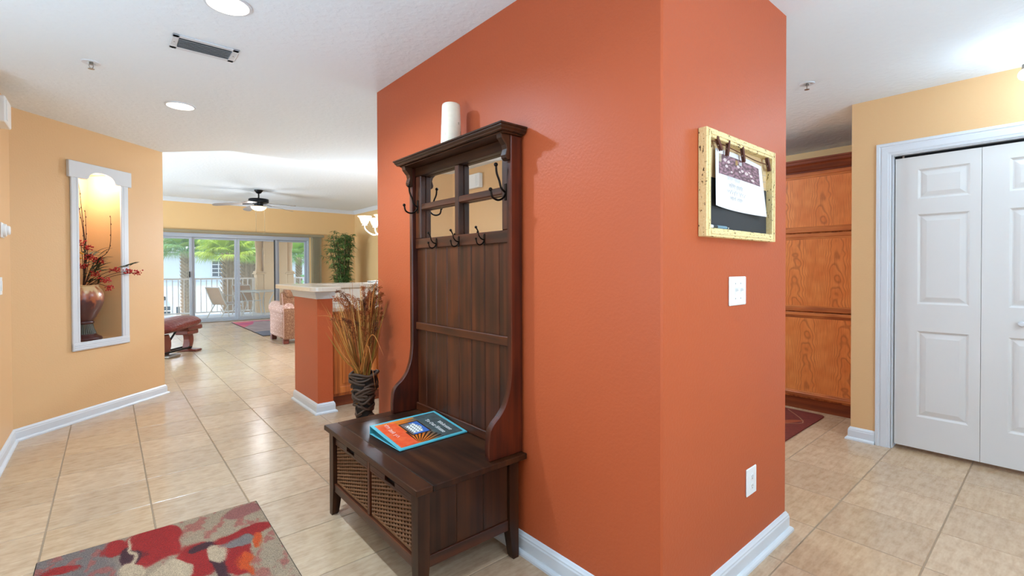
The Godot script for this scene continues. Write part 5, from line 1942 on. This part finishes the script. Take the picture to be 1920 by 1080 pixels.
func make_balcony():
	var st := S()
	box(st, Vector3(-2.5, -0.25, -16.35), Vector3(6.6, -0.04, ZF - 0.12))
	struct("floor_balcony", st, M["deck"])
	st = S()
	box(st, Vector3(-2.5, 2.62, -16.35), Vector3(6.6, 2.9, ZF - 0.12))
	box(st, Vector3(-2.5, 2.35, -16.35), Vector3(6.6, 2.62, -16.05))
	struct("ceiling_balcony", st, M["stucco"])
	# column: pier flanked by two half pilasters on pedestals
	var c = thing("balcony_column", "beige stucco balcony column with recessed side pilasters outside the sliding door", "column", Vector3(3.90, -0.04, -16.05))
	st = S()
	box(st, Vector3(-0.33, 0, -0.22), Vector3(0.33, 2.39, 0.22), 0.01)
	obj("pier", st, M["stucco"], c)
	for s in [-1.0, 1.0]:
		st = S()
		box(st, Vector3(s * 0.33, 0, -0.2), Vector3(s * 0.52, 1.16, 0.2), 0.01)
		obj("pedestal", st, M["stucco"], c)
		st = S()
		box(st, Vector3(s * 0.27, 1.16, -0.24), Vector3(s * 0.56, 1.20, 0.24), 0.01)
		box(st, Vector3(s * 0.29, 1.20, -0.22), Vector3(s * 0.54, 1.25, 0.22), 0.01)
		obj("ledge", st, M["stucco"], c)
		st = S()
		lathe(st, pv([0.0, 1.25, 0.105, 1.25, 0.105, 1.28, 0.09, 1.30, 0.082, 1.88, 0.09, 1.92, 0.082, 1.94, 0.10, 1.99, 0.105, 2.06, 0.105, 2.39]), 20, Vector3(s * 0.43, 0, 0.03))
		obj("pilaster", st, M["stucco"], c)
	# railing in two runs
	for run in [[-2.4, 3.36, "white metal balcony railing left of the beige column"], [4.44, 6.5, "white metal balcony railing right of the beige column"]]:
		var r = thing("balcony_railing", run[2], "railing", Vector3(run[0], -0.04, -16.0), 0, "balcony railings")
		var L: float = run[1] - run[0]
		st = S()
		box(st, Vector3(0, 1.02, -0.03), Vector3(L, 1.065, 0.03), 0.008)
		obj("top_rail", st, M["bar_white"], r)
		st = S()
		box(st, Vector3(0, 0.07, -0.02), Vector3(L, 0.105, 0.02), 0.005)
		obj("bottom_rail", st, M["bar_white"], r)
		var n := int(L / 0.13)
		for i in n:
			st = S()
			var x := (i + 0.5) * L / n
			boxc(st, Vector3(x, 0.5625, 0), Vector3(0.02, 0.915, 0.02))
			obj("baluster", st, M["bar_white"], r)
		for x in [0.03, L * 0.5, L - 0.03]:
			st = S()
			boxc(st, Vector3(x, 0.52, 0), Vector3(0.05, 1.0, 0.05), 0.005)
			obj("post", st, M["bar_white"], r)

func patio_chair_shape(t):
	# local z is the way the chair faces
	var st
	for s in [-1.0, 1.0]:
		var x: float = s * 0.25
		st = S()
		tube(st, curve([Vector3(x, 0.84, -0.34), Vector3(x, 0.42, -0.16), Vector3(x, 0.39, -0.05), Vector3(x, 0.41, 0.30)], 16), 0.015, 8)
		obj("side_rail", st, M["patio_frame"], t)
		st = S()
		tube(st, [Vector3(x, 0.0, 0.32), Vector3(x, 0.40, 0.24), Vector3(x, 0.62, 0.18), Vector3(x, 0.63, -0.20)], 0.014, 8)
		obj("front_leg", st, M["patio_frame"], t)
		st = S()
		tube(st, [Vector3(x, 0.0, -0.34), Vector3(x, 0.39, -0.08)], 0.014, 8)
		obj("rear_leg", st, M["patio_frame"], t)
	st = S()
	tube(st, [Vector3(-0.25, 0.84, -0.34), Vector3(0.25, 0.84, -0.34)], 0.014, 8)
	tube(st, [Vector3(-0.25, 0.41, 0.30), Vector3(0.25, 0.41, 0.30)], 0.012, 8)
	obj("cross_bar", st, M["patio_frame"], t)
	st = S()
	var c := curve([Vector3(0, 0.835, -0.335), Vector3(0, 0.42, -0.158), Vector3(0, 0.39, -0.05), Vector3(0, 0.408, 0.30)], 16)
	for i in 16:
		var a: Vector3 = c[i]
		var b: Vector3 = c[i + 1]
		var w := Vector3(0.245, 0, 0)
		var n := (b - a).cross(w).normalized() * 0.002
		q4o(st, a - w + n, a + w + n, b + w + n, b - w + n, n)
		q4o(st, a - w - n, a + w - n, b + w - n, b - w - n, -n)
	obj("sling", st, M["sling"], t)

func make_patio():
	var a = thing("patio_chair", "tan sling patio chair turned away on the balcony, left of the glass table", "chair", Vector3(2.33, -0.04, -14.55), deg_to_rad(118), "patio chairs on the balcony")
	patio_chair_shape(a)
	var b = a.duplicate()
	b.name = uniq("patio_chair")
	add_child(b)
	b.position = Vector3(3.05, -0.04, -15.55)
	b.rotation.y = deg_to_rad(15)
	b.set_meta("label", "tan sling patio chair on the far side of the glass balcony table")
	var t = thing("patio_table", "round glass topped patio table on the balcony", "table", Vector3(3.20, -0.04, -14.85))
	var st := S()
	lathe(st, pv([0.0, 0.70, 0.52, 0.70, 0.525, 0.705, 0.52, 0.71, 0.0, 0.71]), 40)
	obj("glass_top", st, M["table_glass"], t)
	st = S()
	var ring := []
	for i in 41: ring.append(Vector3(cos(TAU * i / 40.0) * 0.525, 0.70, sin(TAU * i / 40.0) * 0.525))
	tube(st, ring, 0.016, 8, false)
	obj("rim", st, M["patio_frame"], t)
	for k in 4:
		st = S()
		var d := Vector3(cos(k * PI / 2 + 0.6), 0, sin(k * PI / 2 + 0.6))
		tube(st, curve([d * 0.46, d * 0.30 + Vector3(0, 0.35, 0), d * 0.44 + Vector3(0, 0.69, 0)], 8), 0.016, 8)
		obj("leg", st, M["patio_frame"], t)

func fan_frond(st, base: Vector3, dir: Vector3, petiole: float, ln: float, n: int):
	# a fan palm leaf: a stalk and a half-round spray of pointed leaflets that droop at the tips
	var side := dir.cross(Vector3.UP).normalized()
	var hub := base + dir * petiole + Vector3(0, -petiole * petiole * 0.25, 0)
	tube(st, [base, base.lerp(hub, 0.5) + Vector3(0, petiole * 0.06, 0), hub], 0.014, 5, false)
	var out := (hub - base).normalized()
	var face := side.cross(out).normalized()
	for i in n:
		var a := lerpf(-1.9, 1.9, i / float(n - 1))
		var d := (out * cos(a) + side * sin(a)).normalized()
		var l := ln * (0.72 + 0.28 * cos(a * 0.6)) * rnd(0.9, 1.08)
		var p1 := hub + d * l * 0.55 + face * 0.02
		var p2 := hub + d * l * 0.85 - Vector3(0, l * 0.16, 0)
		var p3 := hub + d * l * 0.95 - Vector3(0, l * 0.38, 0)
		blade(st, [hub, p1, p2, p3], [0.003, 0.012, 0.008, 0.0], face)

func palm(label: String, at: Vector3, top: float, r: float, m: String, ln: float, n: int, shaggy: bool):
	var t = thing("palm_tree", label, "palm tree", at)
	var st := S()
	var pr := PackedVector2Array()
	for i in 24:
		var f := i / 23.0
		pr.append(Vector2(r * (0.80 if not shaggy else 0.75) * (1.0 + 0.05 * (i % 2)), f * top))
	pr.append(Vector2(0, top + 0.05))
	lathe(st, pr, 14)
	obj("trunk", st, M["bark"], t)
	# old leaf bases wrapped round the trunk in spirals
	st = S()
	var y := top * 0.35
	var k := 0
	while y < top:
		for q in 7:
			var a := TAU * q / 7.0 + k * 0.45
			var d := Vector3(cos(a), 0, sin(a))
			var e := d.cross(Vector3.UP)
			var b := Vector3(0, y, 0) + d * r * 0.74
			var tip := b + d * r * (0.65 if shaggy else 0.4) + Vector3(0, 0.17 if shaggy else 0.12, 0) + e * 0.05
			var wv := e * r * 0.34
			for f in [[b - wv, b + wv, tip, d + Vector3.UP * 0.3], [b - wv, tip, b - Vector3(0, 0.09, 0), d - e], [b + wv, tip, b - Vector3(0, 0.09, 0), d + e]]:
				t3o(st, f[0], f[1], f[2], f[3])
		y += 0.075
		k += 1
	tag(obj("leaf_bases", st, M["bark_pale"], t), "", "", "", "stuff")
	for i in n:
		st = S()
		var a := i * 2.39996
		var up := lerpf(1.25, 0.0, float(i) / n)
		var d := Vector3(cos(a) * cos(up), sin(up), sin(a) * cos(up)).normalized()
		fan_frond(st, Vector3(0, top - 0.05, 0), d, ln * rnd(0.55, 0.9), ln * 0.85, 52)
		obj("frond", st, M[m], t)

func make_outdoors():
	var g := S()
	box(g, Vector3(-60, -3.9, -90), Vector3(70, -3.6, ZF - 0.3))
	struct("ground", g, M["soil"])
	palm("fan palm with a slim trunk seen through the leftmost glass pane", Vector3(2.56, -3.6, -25.0), 5.65, 0.21, "frond_blue", 1.0, 22, false)
	palm("fan palm with yellow green fronds and a shaggy trunk behind the second pane", Vector3(3.10, -3.6, -18.5), 5.36, 0.21, "frond_yellow", 0.75, 22, true)
	palm("fan palm with a shaggy trunk just left of the beige column", Vector3(4.37, -3.6, -22.0), 5.5, 0.31, "frond", 0.85, 20, true)
	palm("green fan palm seen right of the beige column through the last pane", Vector3(7.78, -3.6, -27.0), 5.5, 0.17, "frond", 1.15, 26, false)
	# neighbouring white house
	var h = thing("white_house", "white neighbouring house with gridded window and tile roof beyond the palms", "house", Vector3(0, -3.6, -30.0))
	var st := S()
	box(st, Vector3(-14, 0, -8), Vector3(16, 6.2, 0))
	obj("wall", st, M["house_white"], h)
	st = S()
	for i in 120:
		box(st, Vector3(-14 + i * 0.25, 0.2, 0.0), Vector3(-13.98 + i * 0.25, 4.3, 0.012))
	box(st, Vector3(-14, 4.3, 0.0), Vector3(16, 4.5, 0.05))
	tag(obj("board_siding", st, M["house_white"], h), "", "", "", "stuff")
	st = S()
	extrude(st, pv([0.7, 6.1, 0.7, 6.25, -4.0, 8.3, -8.7, 6.25, -8.7, 6.1]), -14.8, 16.8, 0)
	var roof = obj("roof", st, M["roof_tile"], h)
	st = S()
	for i in 75:
		tube(st, [Vector3(-14.6 + i * 0.42, 6.27, 0.72), Vector3(-14.6 + i * 0.42, 8.30, -3.95)], 0.11, 6)
	tag(obj("roof_tiles", st, M["roof_tile"], roof), "", "", "", "stuff")
	st = S()
	box(st, Vector3(-14.8, 5.95, -0.1), Vector3(16.8, 6.12, 0.68))
	obj("eave", st, M["bar_white"], roof)
	for wn in [[4.22, 5.45, 4.50, 5.36, 4, 4], [2.10, 2.42, 2.52, 3.02, 1, 2], [2.62, 2.82, 2.52, 2.98, 1, 1], [-0.2, 0.9, 4.5, 5.36, 4, 4], [5.9, 6.5, 2.5, 3.1, 2, 2]]:
		st = S()
		box(st, Vector3(wn[0], wn[2], -0.02), Vector3(wn[1], wn[3], 0.02))
		var p = obj("window", st, M["house_glass"], h)
		st = S()
		for i in wn[4] + 1:
			var x: float = lerpf(wn[0], wn[1], float(i) / wn[4])
			box(st, Vector3(x - 0.02, wn[2], 0.02), Vector3(x + 0.02, wn[3], 0.05))
		for i in wn[5] + 1:
			var yy: float = lerpf(wn[2], wn[3], float(i) / wn[5])
			box(st, Vector3(wn[0], yy - 0.02, 0.02), Vector3(wn[1], yy + 0.02, 0.05))
		obj("muntins", st, M["bar_white"], p)
	st = S()
	box(st, Vector3(2.0, 3.33, 0.0), Vector3(2.2, 3.52, 0.18), 0.02)
	obj("wall_lantern", st, M["black_metal"], h)
	# shrub mass at the right behind the railing
	var b = thing("hedge", "green hedge of dense leaves low behind the railing at the right", "hedge", Vector3(7.1, -3.6, -22.5))
	st = S()
	for i in 1200:
		var v := Vector3(rnd(-1, 1), rnd(-1, 1), rnd(-1, 1))
		if v.length() > 1.0: continue
		var p := Vector3(v.x * 1.7, 2.4 + v.y * 2.4, v.z * 1.2)
		var d := Vector3(rnd(-1, 1), rnd(-0.3, 1), rnd(-1, 1)).normalized()
		blade(st, [p, p + d * 0.16, p + d * 0.32], [0.01, 0.07, 0.0], Vector3(rnd(-1, 1), 0.6, 0.8).normalized())
	tag(obj("foliage", st, M["frond_blue"], b), "", "", "", "stuff")

func lamp_omni(n: String, at: Vector3, e: float, c: Color, size := 0.06):
	var l := OmniLight3D.new()
	l.name = uniq(n)
	l.light_energy = e
	l.light_color = c
	l.omni_range = 30.0
	l.omni_attenuation = 2.0
	l.light_size = size
	l.shadow_enabled = true
	add_child(l)
	l.position = at

func lamp_spot(n: String, at: Vector3, e: float, c: Color, ang := 75.0, size := 0.07):
	var l := SpotLight3D.new()
	l.name = uniq(n)
	l.light_energy = e
	l.light_color = c
	l.spot_range = 30.0
	l.spot_attenuation = 2.0
	l.spot_angle = ang
	l.spot_angle_attenuation = 0.6
	l.light_size = size
	l.shadow_enabled = true
	add_child(l)
	l.position = at
	l.rotation.x = -PI / 2

func _ready():
	rng.seed = 7
	# camera
	var cam := Camera3D.new()
	cam.name = "camera"
	add_child(cam)
	var ya := deg_to_rad(40.8177)
	var pi_ := deg_to_rad(-0.6305)
	var ro := deg_to_rad(-0.168)
	var fw := Vector3(sin(ya) * cos(pi_), sin(pi_), -cos(ya) * cos(pi_))
	var r0 := Vector3(cos(ya), 0, sin(ya))
	var u0 := r0.cross(fw)
	var rr := r0 * cos(ro) + u0 * sin(ro)
	var uu := -r0 * sin(ro) + u0 * cos(ro)
	cam.transform = Transform3D(Basis(rr, uu, -fw), CP)
	cam.projection = Camera3D.PROJECTION_FRUSTUM
	cam.near = 0.05
	cam.far = 300.0
	cam.size = 2.0 * 0.05 * 540.0 / 887.381
	cam.frustum_offset = Vector2((960.0 - 969.188) / 887.381, -(540.0 - 514.606) / 887.381) * 0.05
	cam.current = true
	# sky, sun, exposure
	var sm := ProceduralSkyMaterial.new()
	sm.sky_top_color = Color(0.60, 0.71, 0.86)
	sm.sky_horizon_color = Color(0.90, 0.92, 0.94)
	sm.ground_horizon_color = Color(0.70, 0.70, 0.66)
	sm.ground_bottom_color = Color(0.45, 0.44, 0.40)
	sm.sky_energy_multiplier = 1.9
	sm.ground_energy_multiplier = 1.0
	var sky := Sky.new()
	sky.sky_material = sm
	var env := Environment.new()
	env.background_mode = Environment.BG_SKY
	env.sky = sky
	env.tonemap_mode = Environment.TONE_MAPPER_LINEAR
	env.tonemap_exposure = 1.18
	env.sdfgi_enabled = true
	env.ssao_enabled = true
	env.ssil_enabled = true
	var we := WorldEnvironment.new()
	we.name = "environment"
	we.environment = env
	add_child(we)
	var sun := DirectionalLight3D.new()
	sun.name = "sun"
	sun.light_energy = 1.8
	sun.light_color = Color(1.0, 0.95, 0.86)
	sun.light_angular_distance = 1.0
	sun.shadow_enabled = true
	add_child(sun)
	sun.look_at_from_position(Vector3.ZERO, Vector3(0.55, -1.0, -0.35))
	build_materials()
	build_floor()
	build_shell()
	build_closet()
	make_hall_lights()
	make_hall_tree()
	make_candle()
	make_binder()
	make_vase()
	make_chalk_frame()
	make_plates()
	make_ceiling_fittings()
	make_unseen_lights()
	make_pantry()
	make_bar()
	make_slider()
	make_fan()
	make_bamboo()
	make_armchair()
	make_ottoman()
	make_niche()
	make_balcony()
	make_patio()
	make_outdoors()
